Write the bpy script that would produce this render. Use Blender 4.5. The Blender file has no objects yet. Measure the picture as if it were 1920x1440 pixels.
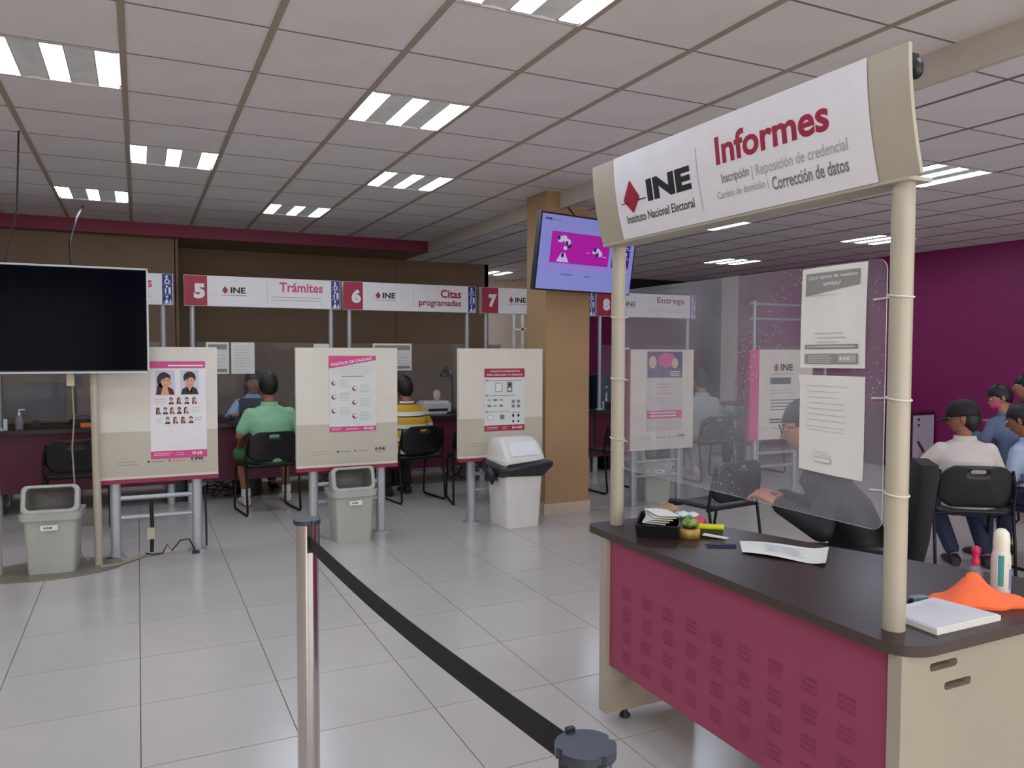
import bpy, bmesh, math, random
from mathutils import Vector, Matrix, Euler
random.seed(7)
PI = math.pi
S = bpy.context.scene
COL = S.collection

# ---------------------------------------------------------------- camera
YAW, PIT, ROL, FPX, CAMZ = .44745, -.041494, .002749, 1461.03, 1.4764
fw = Vector((math.sin(YAW)*math.cos(PIT), math.cos(YAW)*math.cos(PIT), math.sin(PIT)))
r0 = Vector((math.cos(YAW), -math.sin(YAW), 0)); u0 = r0.cross(fw)
cr = math.cos(ROL)*r0 + math.sin(ROL)*u0; cu = -math.sin(ROL)*r0 + math.cos(ROL)*u0
cam_d = bpy.data.cameras.new('camera'); cam = bpy.data.objects.new('camera', cam_d); COL.objects.link(cam)
mw = Matrix((( cr.x, cu.x, -fw.x, 0), (cr.y, cu.y, -fw.y, 0), (cr.z, cu.z, -fw.z, CAMZ), (0, 0, 0, 1)))
cam.matrix_world = mw
cam_d.sensor_width = 36; cam_d.lens = FPX/1920*36; cam_d.clip_start = .05
S.camera = cam
# ---------------------------------------------------------------- world, light, exposure
w = bpy.data.worlds.new('world'); S.world = w; w.use_nodes = True
w.node_tree.nodes['Background'].inputs[0].default_value = (.75, .82, 1, 1)
w.node_tree.nodes['Background'].inputs[1].default_value = .6
S.view_settings.view_transform = 'Standard'; S.view_settings.look = 'None'
S.view_settings.exposure = -.58; S.view_settings.gamma = 1; S.view_settings.use_curve_mapping = False
TUBE_E = 34.0
S.cycles.diffuse_bounces = 8; S.cycles.max_bounces = 14; S.cycles.transparent_max_bounces = 24
def area(name, loc, rot, sx, sy, power, color):
    l = bpy.data.lights.new(name, 'AREA'); l.shape = 'RECTANGLE'; l.size = sx; l.size_y = sy; l.energy = power; l.color = color
    o = bpy.data.objects.new(name, l); o.location = loc; o.rotation_euler = rot; COL.objects.link(o); return o
# daylight entering by the street windows behind the camera
for wx in (-1.6, 1.2, 4.0, 6.8):
    area('window_daylight', (wx, -3.32, 1.45), (math.radians(90), 0, 0), 2.1, 2.0, 88, (1, .955, .91))

# ---------------------------------------------------------------- materials
def lin(c):
    return tuple(((x/255)/12.92 if x/255 <= .04045 else ((x/255+.055)/1.055)**2.4) for x in c)
MATS = {}
def mat(name, rgb, rough=.5, metal=0, emit=0, alpha=1, noise=.05, nscale=12, bump=0, bscale=200, spec=.5, trans=0, coat=0):
    if name in MATS: return MATS[name]
    m = bpy.data.materials.new(name); m.use_nodes = True; MATS[name] = m
    nt = m.node_tree; b = nt.nodes['Principled BSDF']
    c = lin(rgb)
    b.inputs['Roughness'].default_value = rough; b.inputs['Metallic'].default_value = metal
    b.inputs['Specular IOR Level'].default_value = spec
    if coat: b.inputs['Coat Weight'].default_value = coat; b.inputs['Coat Roughness'].default_value = .15
    tc = nt.nodes.new('ShaderNodeTexCoord')
    if noise:
        n = nt.nodes.new('ShaderNodeTexNoise'); n.inputs['Scale'].default_value = nscale; n.inputs['Detail'].default_value = 3
        nt.links.new(tc.outputs['Object'], n.inputs['Vector'])
        rp = nt.nodes.new('ShaderNodeValToRGB')
        rp.color_ramp.elements[0].color = (*[x*(1-noise*1.6) for x in c], 1); rp.color_ramp.elements[0].position = .3
        rp.color_ramp.elements[1].color = (*[min(1, x*(1+noise)) for x in c], 1); rp.color_ramp.elements[1].position = .7
        nt.links.new(n.outputs['Fac'], rp.inputs['Fac']); nt.links.new(rp.outputs['Color'], b.inputs['Base Color'])
    else: b.inputs['Base Color'].default_value = (*c, 1)
    if bump:
        n2 = nt.nodes.new('ShaderNodeTexNoise'); n2.inputs['Scale'].default_value = bscale
        nt.links.new(tc.outputs['Object'], n2.inputs['Vector'])
        bp = nt.nodes.new('ShaderNodeBump'); bp.inputs['Strength'].default_value = bump; bp.inputs['Distance'].default_value = .003
        nt.links.new(n2.outputs['Fac'], bp.inputs['Height']); nt.links.new(bp.outputs['Normal'], b.inputs['Normal'])
    if emit:
        b.inputs['Emission Color'].default_value = (*c, 1); b.inputs['Emission Strength'].default_value = emit
    b.inputs['Alpha'].default_value = alpha
    if trans: b.inputs['Transmission Weight'].default_value = trans
    return m
WHITE = mat('white_print', (226, 224, 228), .5, noise=.02)
BOARD = mat('board_white', (214, 209, 198), .45, noise=.03, nscale=3)
BOARD2 = mat('board_grey_band', (186, 181, 166), .45, noise=.03, nscale=3)
CREAM = mat('cream_steel', (174, 166, 147), .38, noise=.04, nscale=5)
MAG = mat('magenta_print', (176, 30, 90), .45, noise=.03)
PINK = mat('pink_print', (205, 62, 130), .45, noise=.03)
INK = mat('black_ink', (18, 17, 20), .5, noise=0)
GREYINK = mat('grey_ink', (120, 118, 120), .55, noise=0)
LGREY = mat('pale_grey_ink', (168, 166, 168), .55, noise=0)
BLUE = mat('blue_print', (30, 42, 130), .5, noise=.03)
CRIM = mat('crimson_print', (156, 12, 52), .45, noise=.03)
MAGPANEL = mat('magenta_panel', (148, 60, 90), .5, noise=.04, nscale=4, bump=.1)
MAGDARK = mat('magenta_counter', (84, 8, 42), .5, noise=.06, nscale=4)
MAGTRIM = mat('magenta_edge_trim', (140, 24, 66), .4, noise=.03)
SILVER = mat('silver_paint', (168, 172, 178), .35, metal=.35, noise=.03)
BLACKPL = mat('black_plastic', (16, 17, 22), .42, noise=.08, nscale=30)
BLACKMT = mat('black_metal', (12, 12, 15), .35, metal=.3, noise=.05)
GREYPL = mat('grey_plastic', (172, 174, 166), .42, noise=.04, nscale=6)
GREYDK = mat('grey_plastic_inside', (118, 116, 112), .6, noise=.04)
WHITEPL = mat('white_plastic', (222, 220, 216), .35, noise=.03, nscale=6)
CHROME = mat('polished_steel', (205, 200, 198), .16, metal=1, noise=.03, nscale=4)
PAPER = mat('paper', (222, 220, 214), .7, noise=.02)
GREYPAPER = mat('grey_block_print', (140, 138, 132), .6, noise=.02)
SKIN = mat('skin', (176, 122, 96), .55, noise=.05, nscale=20)
SKIN2 = mat('tan_skin', (150, 98, 74), .55, noise=.05, nscale=20)
HAIR = mat('black_hair', (16, 13, 13), .5, noise=.3, nscale=90, bump=.5, bscale=160)
WOODTOP = None
def wood(name, rgb, rough):
    m = mat(name, rgb, rough, noise=0, coat=.08, spec=.35); nt = m.node_tree; b = nt.nodes['Principled BSDF']
    tc = nt.nodes.new('ShaderNodeTexCoord'); mp = nt.nodes.new('ShaderNodeMapping'); mp.inputs['Scale'].default_value = (30, 3, 30)
    n = nt.nodes.new('ShaderNodeTexNoise'); n.inputs['Scale'].default_value = 2.5; n.inputs['Detail'].default_value = 6
    rp = nt.nodes.new('ShaderNodeValToRGB'); c = lin(rgb)
    rp.color_ramp.elements[0].color = (*[x*.6 for x in c], 1); rp.color_ramp.elements[1].color = (*[x*1.35 for x in c], 1)
    nt.links.new(tc.outputs['Object'], mp.inputs[0]); nt.links.new(mp.outputs[0], n.inputs['Vector']); nt.links.new(n.outputs['Fac'], rp.inputs['Fac']); nt.links.new(rp.outputs['Color'], b.inputs['Base Color'])
    return m
WOODTOP = wood('dark_wood_laminate', (48, 30, 32), .4)
WOODEDGE = mat('dark_wood_edge', (66, 54, 50), .4, noise=.06)
def stripes(name):
    m = mat(name, (210, 170, 40), .75, noise=0); nt = m.node_tree; b = nt.nodes['Principled BSDF']
    tc = nt.nodes.new('ShaderNodeTexCoord'); sp = nt.nodes.new('ShaderNodeSeparateXYZ')
    mt = nt.nodes.new('ShaderNodeMath'); mt.operation = 'MULTIPLY'; mt.inputs[1].default_value = 1/.125
    fr = nt.nodes.new('ShaderNodeMath'); fr.operation = 'FRACT'
    rp = nt.nodes.new('ShaderNodeValToRGB'); rp.color_ramp.interpolation = 'CONSTANT'
    e = rp.color_ramp.elements; e[0].position = 0; e[0].color = (*lin((214, 214, 206)), 1)
    e[1].position = .22; e[1].color = (*lin((206, 160, 30)), 1)
    k = e.new(.8); k.color = (*lin((22, 24, 40)), 1); k = e.new(.9); k.color = (*lin((214, 214, 206)), 1)
    nt.links.new(tc.outputs['Object'], sp.inputs[0]); nt.links.new(sp.outputs['Z'], mt.inputs[0]); nt.links.new(mt.outputs[0], fr.inputs[0])
    nt.links.new(fr.outputs[0], rp.inputs['Fac']); nt.links.new(rp.outputs['Color'], b.inputs['Base Color'])
    return m
STRIPE = stripes('yellow_striped_knit')
def glassy(name, rgb, base, spots, mask):
    """clear acrylic with a haze of smears and specks"""
    m = bpy.data.materials.new(name); m.use_nodes = True; nt = m.node_tree
    for n in list(nt.nodes): nt.nodes.remove(n)
    out = nt.nodes.new('ShaderNodeOutputMaterial'); tr = nt.nodes.new('ShaderNodeBsdfTransparent')
    df = nt.nodes.new('ShaderNodeBsdfDiffuse'); df.inputs[0].default_value = (*lin(rgb), 1)
    gl = nt.nodes.new('ShaderNodeBsdfGlossy'); gl.inputs['Roughness'].default_value = .03
    tc = nt.nodes.new('ShaderNodeTexCoord')
    n1 = nt.nodes.new('ShaderNodeTexNoise'); n1.inputs['Scale'].default_value = 2.2; n1.inputs['Detail'].default_value = 3
    r1 = nt.nodes.new('ShaderNodeMapRange'); r1.inputs[1].default_value = .35; r1.inputs[2].default_value = .7; r1.inputs[3].default_value = base; r1.inputs[4].default_value = base+mask
    v = nt.nodes.new('ShaderNodeTexVoronoi'); v.inputs['Scale'].default_value = 75
    lt = nt.nodes.new('ShaderNodeMath'); lt.operation = 'LESS_THAN'; lt.inputs[1].default_value = .22
    n2 = nt.nodes.new('ShaderNodeTexNoise'); n2.inputs['Scale'].default_value = 1.7
    gt = nt.nodes.new('ShaderNodeMapRange'); gt.inputs[1].default_value = .5; gt.inputs[2].default_value = .66; gt.inputs[3].default_value = 0; gt.inputs[4].default_value = spots
    mu = nt.nodes.new('ShaderNodeMath'); mu.operation = 'MULTIPLY'; ad = nt.nodes.new('ShaderNodeMath'); ad.operation = 'ADD'; ad.use_clamp = True
    L = nt.links.new
    for n in (n1, v, n2): L(tc.outputs['Object'], n.inputs['Vector'])
    L(n1.outputs['Fac'], r1.inputs[0]); L(v.outputs['Distance'], lt.inputs[0]); L(n2.outputs['Fac'], gt.inputs[0])
    L(lt.outputs[0], mu.inputs[0]); L(gt.outputs[0], mu.inputs[1]); L(r1.outputs[0], ad.inputs[0]); L(mu.outputs[0], ad.inputs[1])
    m1 = nt.nodes.new('ShaderNodeMixShader'); L(ad.outputs[0], m1.inputs[0]); L(tr.outputs[0], m1.inputs[1]); L(df.outputs[0], m1.inputs[2])
    fr = nt.nodes.new('ShaderNodeFresnel'); fr.inputs[0].default_value = 1.3
    fm = nt.nodes.new('ShaderNodeMath'); fm.operation = 'MULTIPLY'; fm.inputs[1].default_value = .12; L(fr.outputs[0], fm.inputs[0])
    m2 = nt.nodes.new('ShaderNodeMixShader'); L(fm.outputs[0], m2.inputs[0]); L(m1.outputs[0], m2.inputs[1]); L(gl.outputs[0], m2.inputs[2])
    L(m2.outputs[0], out.inputs[0]); return m
ACRYL = glassy('smeared_acrylic', (200, 200, 210), .13, .5, .22)
ACRYL2 = glassy('clean_acrylic', (190, 190, 195), .04, .0, .04)
ACEDGE = mat('acrylic_edge', (190, 195, 200), .3, noise=0)

# ---------------------------------------------------------------- mesh builder
class MB:
    def __init__(s): s.v = []; s.f = []; s.m = []; s.sm = []; s.mats = []
    def mi(s, m):
        if m not in s.mats: s.mats.append(m)
        return s.mats.index(m)
    def add(s, vs, fs, m, smooth=False, M=None):
        b = len(s.v); k = s.mi(m)
        for v in vs:
            v = Vector(v); s.v.append(M @ v if M else v)
        for f in fs: s.f.append([b+i for i in f]); s.m.append(k); s.sm.append(smooth)
        return s
    def box(s, x0, x1, y0, y1, z0, z1, m, M=None):
        vs = [(x, y, z) for x in (x0, x1) for y in (y0, y1) for z in (z0, z1)]
        return s.add(vs, [(0,1,3,2),(4,6,7,5),(0,4,5,1),(2,3,7,6),(0,2,6,4),(1,5,7,3)], m, M=M)
    def bevbox(s, x0, x1, y0, y1, z0, z1, r, m, M=None, taper=1):
        """vertical-edge rounded box; taper scales the bottom about the centre"""
        cx, cy = (x0+x1)/2, (y0+y1)/2; pts = rrect((x1-x0)/2, (y1-y0)/2, r, 4)
        vs = [(cx+px*taper, cy+py*taper, z0) for px, py in pts] + [(cx+px, cy+py, z1) for px, py in pts]
        n = len(pts)
        s.add(vs, [(i, (i+1) % n, n+(i+1) % n, n+i) for i in range(n)], m, True, M)
        return s.add(vs, [tuple(range(n))[::-1], tuple(range(n, 2*n))], m, False, M)
    def tube(s, pts, r, m, n=8, M=None, closed=False, rs=None):
        pts = [Vector(p) for p in pts]; vs = []; N = len(pts); up = None
        for i, p in enumerate(pts):
            a = pts[i-1] if (i or closed) else p; c = pts[(i+1) % N] if (i < N-1 or closed) else p
            t = (c-a).normalized()
            if up is None: up = Vector((0, 0, 1)) if abs(t.z) < .9 else Vector((1, 0, 0))
            x = t.cross(up).normalized(); up = x.cross(t).normalized()
            rr = rs[i] if rs else r
            for k in range(n):
                q = 2*PI*k/n; vs.append(p + rr*(math.cos(q)*x + math.sin(q)*up))
        fs = []
        for i in range(N if closed else N-1):
            j = (i+1) % N
            fs += [(i*n+k, i*n+(k+1) % n, j*n+(k+1) % n, j*n+k) for k in range(n)]
        s.add(vs, fs, m, True, M)
        if not closed: s.add([vs[k] for k in range(n)] + [vs[(N-1)*n+k] for k in range(n)], [tuple(range(n))[::-1], tuple(range(n, 2*n))], m, False, M)
        return s
    def lathe(s, prof, m, n=24, M=None, smooth=True):
        vs = []
        for r, z in prof:
            for k in range(n): vs.append((r*math.cos(2*PI*k/n), r*math.sin(2*PI*k/n), z))
        fs = [(i*n+k, i*n+(k+1) % n, (i+1)*n+(k+1) % n, (i+1)*n+k) for i in range(len(prof)-1) for k in range(n)]
        s.add(vs, fs, m, smooth, M)
        return s.add([vs[k] for k in range(n)]+[vs[(len(prof)-1)*n+k] for k in range(n)], [tuple(range(n))[::-1], tuple(range(n, 2*n))], m, False, M)
    def ell(s, c, r, m, n=16, h=10, M=None, fn=None):
        vs = [];
        for i in range(h+1):
            t = -PI/2+PI*i/h
            for k in range(n):
                q = 2*PI*k/n; d = Vector((math.cos(t)*math.cos(q), math.cos(t)*math.sin(q), math.sin(t)))
                if fn: d = fn(d)
                vs.append((c[0]+d.x*r[0], c[1]+d.y*r[1], c[2]+d.z*r[2]))
        fs = [(i*n+k, i*n+(k+1) % n, (i+1)*n+(k+1) % n, (i+1)*n+k) for i in range(h) for k in range(n)]
        return s.add(vs, fs, m, True, M)
    def prism(s, pts, d, m, M=None):
        """polygon (x,y) from z=0 to z=d"""
        n = len(pts); vs = [(p[0], p[1], 0) for p in pts]+[(p[0], p[1], d) for p in pts]
        return s.add(vs, [tuple(range(n))[::-1], tuple(range(n, 2*n))]+[(i, (i+1) % n, n+(i+1) % n, n+i) for i in range(n)], m, M=M)
    def loft(s, rings, m, M=None, caps=True, smooth=True):
        n = len(rings[0]); vs = [p for r in rings for p in r]
        s.add(vs, [(i*n+k, i*n+(k+1) % n, (i+1)*n+(k+1) % n, (i+1)*n+k) for i in range(len(rings)-1) for k in range(n)], m, smooth, M)
        if caps: s.add(list(rings[0])+list(rings[-1]), [tuple(range(n))[::-1], tuple(range(n, 2*n))], m, False, M)
        return s
    def mesh(s, name):
        me = bpy.data.meshes.new(name); me.from_pydata([tuple(v) for v in s.v], [], s.f)
        for m in s.mats: me.materials.append(m)
        me.polygons.foreach_set('material_index', s.m); me.polygons.foreach_set('use_smooth', s.sm)
        me.update(); return me
    def build(s, name, parent=None, loc=None, rz=0):
        o = bpy.data.objects.new(name, s.mesh(name)); COL.objects.link(o)
        if parent: o.parent = parent
        if loc: o.location = loc
        if rz: o.rotation_euler = (0, 0, rz)
        bm = bmesh.new(); bm.from_mesh(o.data); bmesh.ops.recalc_face_normals(bm, faces=bm.faces); bm.to_mesh(o.data); bm.free()
        return o
def rrect(a, b, r, n=5):
    out = []
    for cx, cy, q in ((a-r, b-r, 0), (-a+r, b-r, 90), (-a+r, -b+r, 180), (a-r, -b+r, 270)):
        for k in range(n+1):
            t = math.radians(q+90*k/n); out.append((cx+r*math.cos(t), cy+r*math.sin(t)))
    return out
def T(x, y, z, rz=0, rx=0, ry=0): return Matrix.Translation((x, y, z)) @ Euler((rx, ry, rz), 'XYZ').to_matrix().to_4x4()
def thing(name, label, cat, loc=(0, 0, 0), rz=0, group=None):
    o = bpy.data.objects.new(name, None); o.empty_display_size = .1; COL.objects.link(o); o.location = loc; o.rotation_euler = (0, 0, rz)
    return tag(o, label, cat, group)
def tag(o, label, cat, group=None):
    o['label'] = label; o['category'] = cat
    if group: o['group'] = group
    return o
def struct(o): o['kind'] = 'structure'; return o
def copy_tree(o, parent=None):
    c = o.copy(); COL.objects.link(c)
    if parent: c.parent = parent
    for ch in list(o.children): copy_tree(ch, c)
    return c
def evalmesh(o):
    dg = bpy.context.evaluated_depsgraph_get(); dg.update(); me = bpy.data.meshes.new_from_object(o.evaluated_get(dg)); return me

# ---------------------------------------------------------------- flat print: text and shapes on a plane
TXT = {}
def text_geo(s, bold):
    key = (s, bold)
    if key in TXT: return TXT[key]
    c = bpy.data.curves.new('t', 'FONT'); c.body = s; c.size = 1; c.resolution_u = 3
    if bold: c.offset = .022*bold
    o = bpy.data.objects.new('t', c); COL.objects.link(o)
    me = evalmesh(o); vs = [tuple(v.co) for v in me.vertices]; fs = [tuple(p.vertices) for p in me.polygons]
    bpy.data.objects.remove(o); bpy.data.curves.remove(c); bpy.data.meshes.remove(me)
    x0 = min(v[0] for v in vs); x1 = max(v[0] for v in vs); y0 = min(v[1] for v in vs); y1 = max(v[1] for v in vs)
    TXT[key] = (vs, fs, x0, x1, y0, y1); return TXT[key]
class Print:
    """2-D artwork in metres; the layer number lifts it slightly off its sheet"""
    def __init__(s, sub=0): s.b = MB(); s.sub = sub
    def poly(s, pts, m, l=1): s.b.add([(p[0], p[1], l*.0009) for p in pts], [tuple(range(len(pts)))], m); return s
    def rect(s, x0, x1, y0, y1, m, l=1, sh=0):
        nx = max(1, math.ceil((x1-x0)/s.sub)) if s.sub else 1; ny = max(1, math.ceil((y1-y0)/s.sub)) if s.sub else 1
        for i in range(nx):
            for j in range(ny):
                a, b = x0+(x1-x0)*i/nx, x0+(x1-x0)*(i+1)/nx; c, d = y0+(y1-y0)*j/ny, y0+(y1-y0)*(j+1)/ny
                if sh: c2, d2 = c+sh*(1-j/ny)*(i+1)/nx, d+sh*(1-(j+1)/ny)*(i+1)/nx; c1, d1 = c+sh*(1-j/ny)*i/nx, d+sh*(1-(j+1)/ny)*i/nx; s.poly([(a, c1), (b, c2), (b, d2), (a, d1)], m, l)
                else: s.poly([(a, c), (b, c), (b, d), (a, d)], m, l)
        return s
    def ell(s, cx, cy, rx, ry, m, l=1, n=14): return s.poly([(cx+rx*math.cos(2*PI*k/n), cy+ry*math.sin(2*PI*k/n)) for k in range(n)], m, l)
    def text(s, t, x0, x1, y0, y1, m, l=1, bold=0, shear=0):
        vs, fs, a, b, c, d = text_geo(t, bold)
        s.b.add([(x0+(v[0]-a)/(b-a)*(x1-x0), y0+(v[1]-c)/(d-c)*(y1-y0)+shear*((v[0]-a)/(b-a)*(x1-x0)), l*.0009) for v in vs], fs, m); return s
    def ine(s, x, y, h, l=2, mark=None, ink=None, sub=True):
        """crimson lozenge and the three letters; x,y = lower left of the letters, h = letter height"""
        ink = ink or INK; mark = mark or CRIM
        s.poly([(x, y+h*.45), (x+h*.45, y-h*.15), (x+h*.9, y+h*.45), (x+h*.45, y+h*1.1)], mark, l)
        s.rect(x-h*.15, x+h*1.1, y+h*.02, y+h*.06, ink, l)
        s.text('INE', x+h*1.25, x+h*3.5, y, y+h*.95, ink, l, bold=1.6)
        if sub: s.text('Instituto Nacional Electoral', x-h*.1, x+h*3.6, y-h*.55, y-h*.25, ink, l)
        return s
    def lines(s, x0, x1, y, n, dy, m, l=1, t=.004, rag=.25):
        for i in range(n):
            s.rect(x0, x1-random.random()*rag*(x1-x0), y-i*dy-t, y-i*dy, m, l)
        return s
    def build(s, name, parent, origin, right, up, bend=None):
        right = Vector(right).normalized(); up = Vector(up).normalized(); nrm = right.cross(up)
        o3 = Vector(origin)
        if bend: s.b.v = [bend(v) for v in s.b.v]
        else: s.b.v = [o3+right*v.x+up*v.y+nrm*v.z for v in s.b.v]
        me = s.b.mesh(name); o = bpy.data.objects.new(name, me); COL.objects.link(o); o.parent = parent; return o

# ================================================================ SETTING
CZ, CZ2 = 2.913, 2.775
XL, XR, YF, YB = -3.5, 9.15, -3.5, 12.9
FLOORM = mat('glazed_floor_tile', (184, 179, 174), .2, noise=.035, nscale=1.6, spec=.5)
GROUT = mat('tile_grout', (112, 106, 102), .8, noise=.03)
CEILM = mat('ceiling_board', (226, 221, 219), .85, noise=.03, nscale=3, bump=.35, bscale=90)
CEILM2 = mat('ceiling_board_right', (224, 220, 222), .85, noise=.03, nscale=3, bump=.35, bscale=90)
TEE = mat('ceiling_runner_paint', (162, 150, 134), .5, noise=.03)
TEED = mat('ceiling_gap_shadow', (120, 114, 112), .7, noise=.02)
TAN = mat('tan_wall_paint', (120, 98, 76), .75, noise=.04, nscale=2)
TANPIL = mat('tan_pillar_paint', (162, 130, 94), .6, noise=.04, nscale=2)
CREAMW = mat('cream_wall_paint', (206, 186, 168), .7, noise=.03, nscale=2)
MAGW = mat('magenta_wall_paint', (130, 22, 88), .55, noise=.05, nscale=1.5)
MAGB = mat('magenta_band_paint', (120, 18, 56), .55, noise=.04, nscale=2)
BEAMM = mat('beam_paint', (190, 182, 172), .8, noise=.03)

fl = struct(MB().box(XL-.1, XR+.1, YF-.1, YB+.1, -.06, -.004, GROUT).build('floor'))
def inview(x, y, z):
    d = Vector((x, y, z-CAMZ)); zz = d.dot(fw)
    if zz < .3: return None
    return (960+FPX*d.dot(cr)/zz, 720-FPX*d.dot(cu)/zz, zz)
ts = .55; g = .0022
tile_me = MB().box(g, ts-g, g, ts-g, -.02, 0, FLOORM).mesh('floor_tile')
rest = MB(); cells = []
for i in range(-8, 18):
    for j in range(-13, 19):
        x = -.0125+ts*i; y = 2.998+ts*j
        if x > XR or y > YB or x+ts < XL or y+ts < YF: continue
        p = inview(x+ts/2, y+ts/2, 0)
        vis = p and -260 < p[0] < 2180 and p[1] < 1640
        cells.append(((p[2] if vis else 99), x, y, vis))
cells.sort()
for n, (d, x, y, vis) in enumerate(cells):
    if vis and n < 290:
        o = bpy.data.objects.new('floor_tile', tile_me); COL.objects.link(o); o.parent = fl; o.location = (x, y, 0)
    else: rest.box(x+g, x+ts-g, y+g, y+ts-g, -.02, 0, FLOORM)
rest.build('outer_floor_tiles', fl)['kind'] = 'stuff'

# ceilings: main one over the hall, lower one on the right
cl = struct(MB().box(XL-.1, 3.45, YF-.1, YB+.1, CZ+.012, CZ+.08, TEED).build('ceiling'))
cl2 = struct(MB().box(3.45, XR+.1, YF-.1, YB+.1, CZ2+.012, CZ2+.08, TEED).build('ceiling'))
u = .61; gx, gy = -.043, 3.648; hx, hy = 3.741, 2.371
LEFT_L = [(-1, 1), (2, 1), (0, 4), (3, 4), (-1, 7), (2, 7), (2, -2), (-1, -2), (0, -5), (3, -5), (-4, 4), (-4, -2), (-4, 1), (2, -8), (-1, -8)]
RIGHT_L = [(2, 2), (2, 6), (6, 6), (6, 10), (6, 2), (2, 15), (2, -2), (6, -2), (2, 10)]
def panel_mesh(m): return MB().box(.006, u-.006, .006, u-.006, 0, .02, m).mesh('ceiling_panel')
pm1, pm2 = panel_mesh(CEILM), panel_mesh(CEILM2)
def ceiling_grid(parent, x0, y0, x1lim, x2lim, ylim, z, skip, me, m):
    rest = MB(); tees = MB()
    i0 = math.floor((x1lim-x0)/u); i1 = math.ceil((x2lim-x0)/u); j0 = math.floor((YF-y0)/u); j1 = math.ceil((ylim-y0)/u)
    for i in range(i0, i1):
        for j in range(j0, j1):
            if (i, j) in skip: continue
            xa, xb = x0+i*u, x0+i*u+u; ya, yb = y0+j*u, y0+j*u+u
            p = inview((xa+xb)/2, (ya+yb)/2, z)
            full = xa >= x1lim-1e-6 and xb <= x2lim+1e-6 and yb <= ylim+1e-6
            if full and p and -160 < p[0] < 2080 and p[1] > -140:
                o = bpy.data.objects.new('ceiling_panel', me); COL.objects.link(o); o.parent = parent; o.location = (xa, ya, z)
            else:
                xa, xb, yb = max(xa, x1lim), min(xb, x2lim), min(yb, ylim)
                if xb-xa > .02 and yb-ya > .02: rest.box(xa+.006, xb-.006, ya+.006, yb-.006, z, z+.02, m)
    rest.build('cut_ceiling_panels', parent)['kind'] = 'stuff'
    for j in range(j0, j1+1): tees.box(x1lim, x2lim, y0+j*u-.006, y0+j*u+.006, z-.001, z+.01, TEED)
    tees.build('cross_tees', parent)['kind'] = 'stuff'
    wd = .015 if m is CEILM else .007
    for i in range(i0, i1+1):
        x = x0+i*u
        if x1lim < x < x2lim: MB().box(x-wd, x+wd, YF, ylim, z-.006, z+.01, TEE if m is CEILM else TEED).build('grid_runner', parent)
ceiling_grid(cl, gx, gy, XL, 3.45, 9.75, CZ, set(LEFT_L), pm1, CEILM)
ceiling_grid(cl2, hx, hy, 3.45, XR, YB, CZ2, set(RIGHT_L), pm2, CEILM2)
struct(MB().box(3.44, 3.475, YF, 9.78, CZ2-.012, CZ+.05, BEAMM).build('trim_1'))        # step between the two ceilings
# soffit with the magenta band
sf = struct(MB().box(XL, 3.45, 9.76, YB, CZ2, CZ, TAN).build('trim_2'))
MB().box(XL, 3.45, 9.72, 9.765, CZ2-.004, CZ+.02, MAGB).build('magenta_band', sf)
# walls
struct(MB().box(XL-.1, .41, 9.93, 10.05, 0, CZ2, TAN).build('wall_back'))
struct(MB().box(.40, .44, 9.93, 10.76, 0, CZ2, TAN).build('wall_back'))
struct(MB().box(.40, 4.76, 10.75, 10.85, 0, CZ2, TAN).build('wall_back'))
struct(MB().box(3.33, 3.37, 10.735, 10.76, 0, CZ2, TAN).build('trim_3'))
struct(MB().box(4.70, 4.76, 10.75, YB, 0, CZ2, CREAMW).build('wall_back'))
struct(MB().box(4.7, 7.2, YB, YB+.1, 0, CZ2+.1, CREAMW).build('wall_far'))
struct(MB().box(7.2, XR+.1, YB, YB+.1, 0, CZ2+.1, MAGW).build('wall_far'))
struct(MB().box(XR, XR+.1, YF, 10.25, 0, CZ2, MAGW).build('wall_right'))
struct(MB().box(XR, XR+.1, 11.2, YB, 0, CZ2, MAGW).build('wall_right'))
struct(MB().box(XR-.06, XR+.1, 10.25, 10.6, 0, CZ2, BEAMM).build('trim_4'))
dr = struct(MB().box(XR+.02, XR+.07, 10.6, 11.2, 0, CZ2, mat('dark_glass', (18, 24, 40), .12, noise=.03)).build('door_1'))
MB().box(XR-.01, XR+.03, 10.6, 10.66, 0, CZ2, BLACKMT).box(XR-.01, XR+.03, 11.14, 11.2, 0, CZ2, BLACKMT).box(XR-.01, XR+.03, 10.66, 11.14, 2.05, 2.12, BLACKMT).build('door_frame', dr)
struct(MB().box(7.4, XR, 11.6, 11.75, 2.45, CZ2, BLACKPL).build('trim_5'))
struct(MB().box(XL-.1, XL, YF, YB, 0, CZ, CREAMW).build('wall_left'))
wf = MB(); 
for a, b in ((XL, -2.65), (-.55, .15), (2.25, 2.95), (5.05, 5.75), (7.85, XR)): wf.box(a, b, YF, YF+.1, 0, CZ, CREAMW)
wf.box(XL, XR, YF, YF+.1, 0, .45, CREAMW).box(XL, XR, YF, YF+.1, 2.45, CZ, CREAMW); struct(wf.build('wall_front'))
for k, wx in enumerate((-1.6, 1.2, 4.0, 6.8)):
    wn = struct(MB().box(wx-1.05, wx+1.05, YF+.02, YF+.03, .45, 2.45, ACRYL2).build('window_%d' % (k+1)))
    MB().box(wx-1.05, wx+1.05, YF, YF+.06, .45, .5, SILVER).box(wx-1.05, wx+1.05, YF, YF+.06, 2.4, 2.45, SILVER).box(wx-.02, wx+.02, YF, YF+.06, .5, 2.4, SILVER).build('window_frame', wn)
# pillar
pl = struct(MB().box(3.30, 3.755, 6.18, 6.56, 0, CZ+.02, TANPIL).build('trim_6'))
MB().box(3.285, 3.77, 6.165, 6.575, 0, .1, mat('stone_skirting', (190, 172, 156), .35, noise=.05)).build('skirting', pl)
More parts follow.
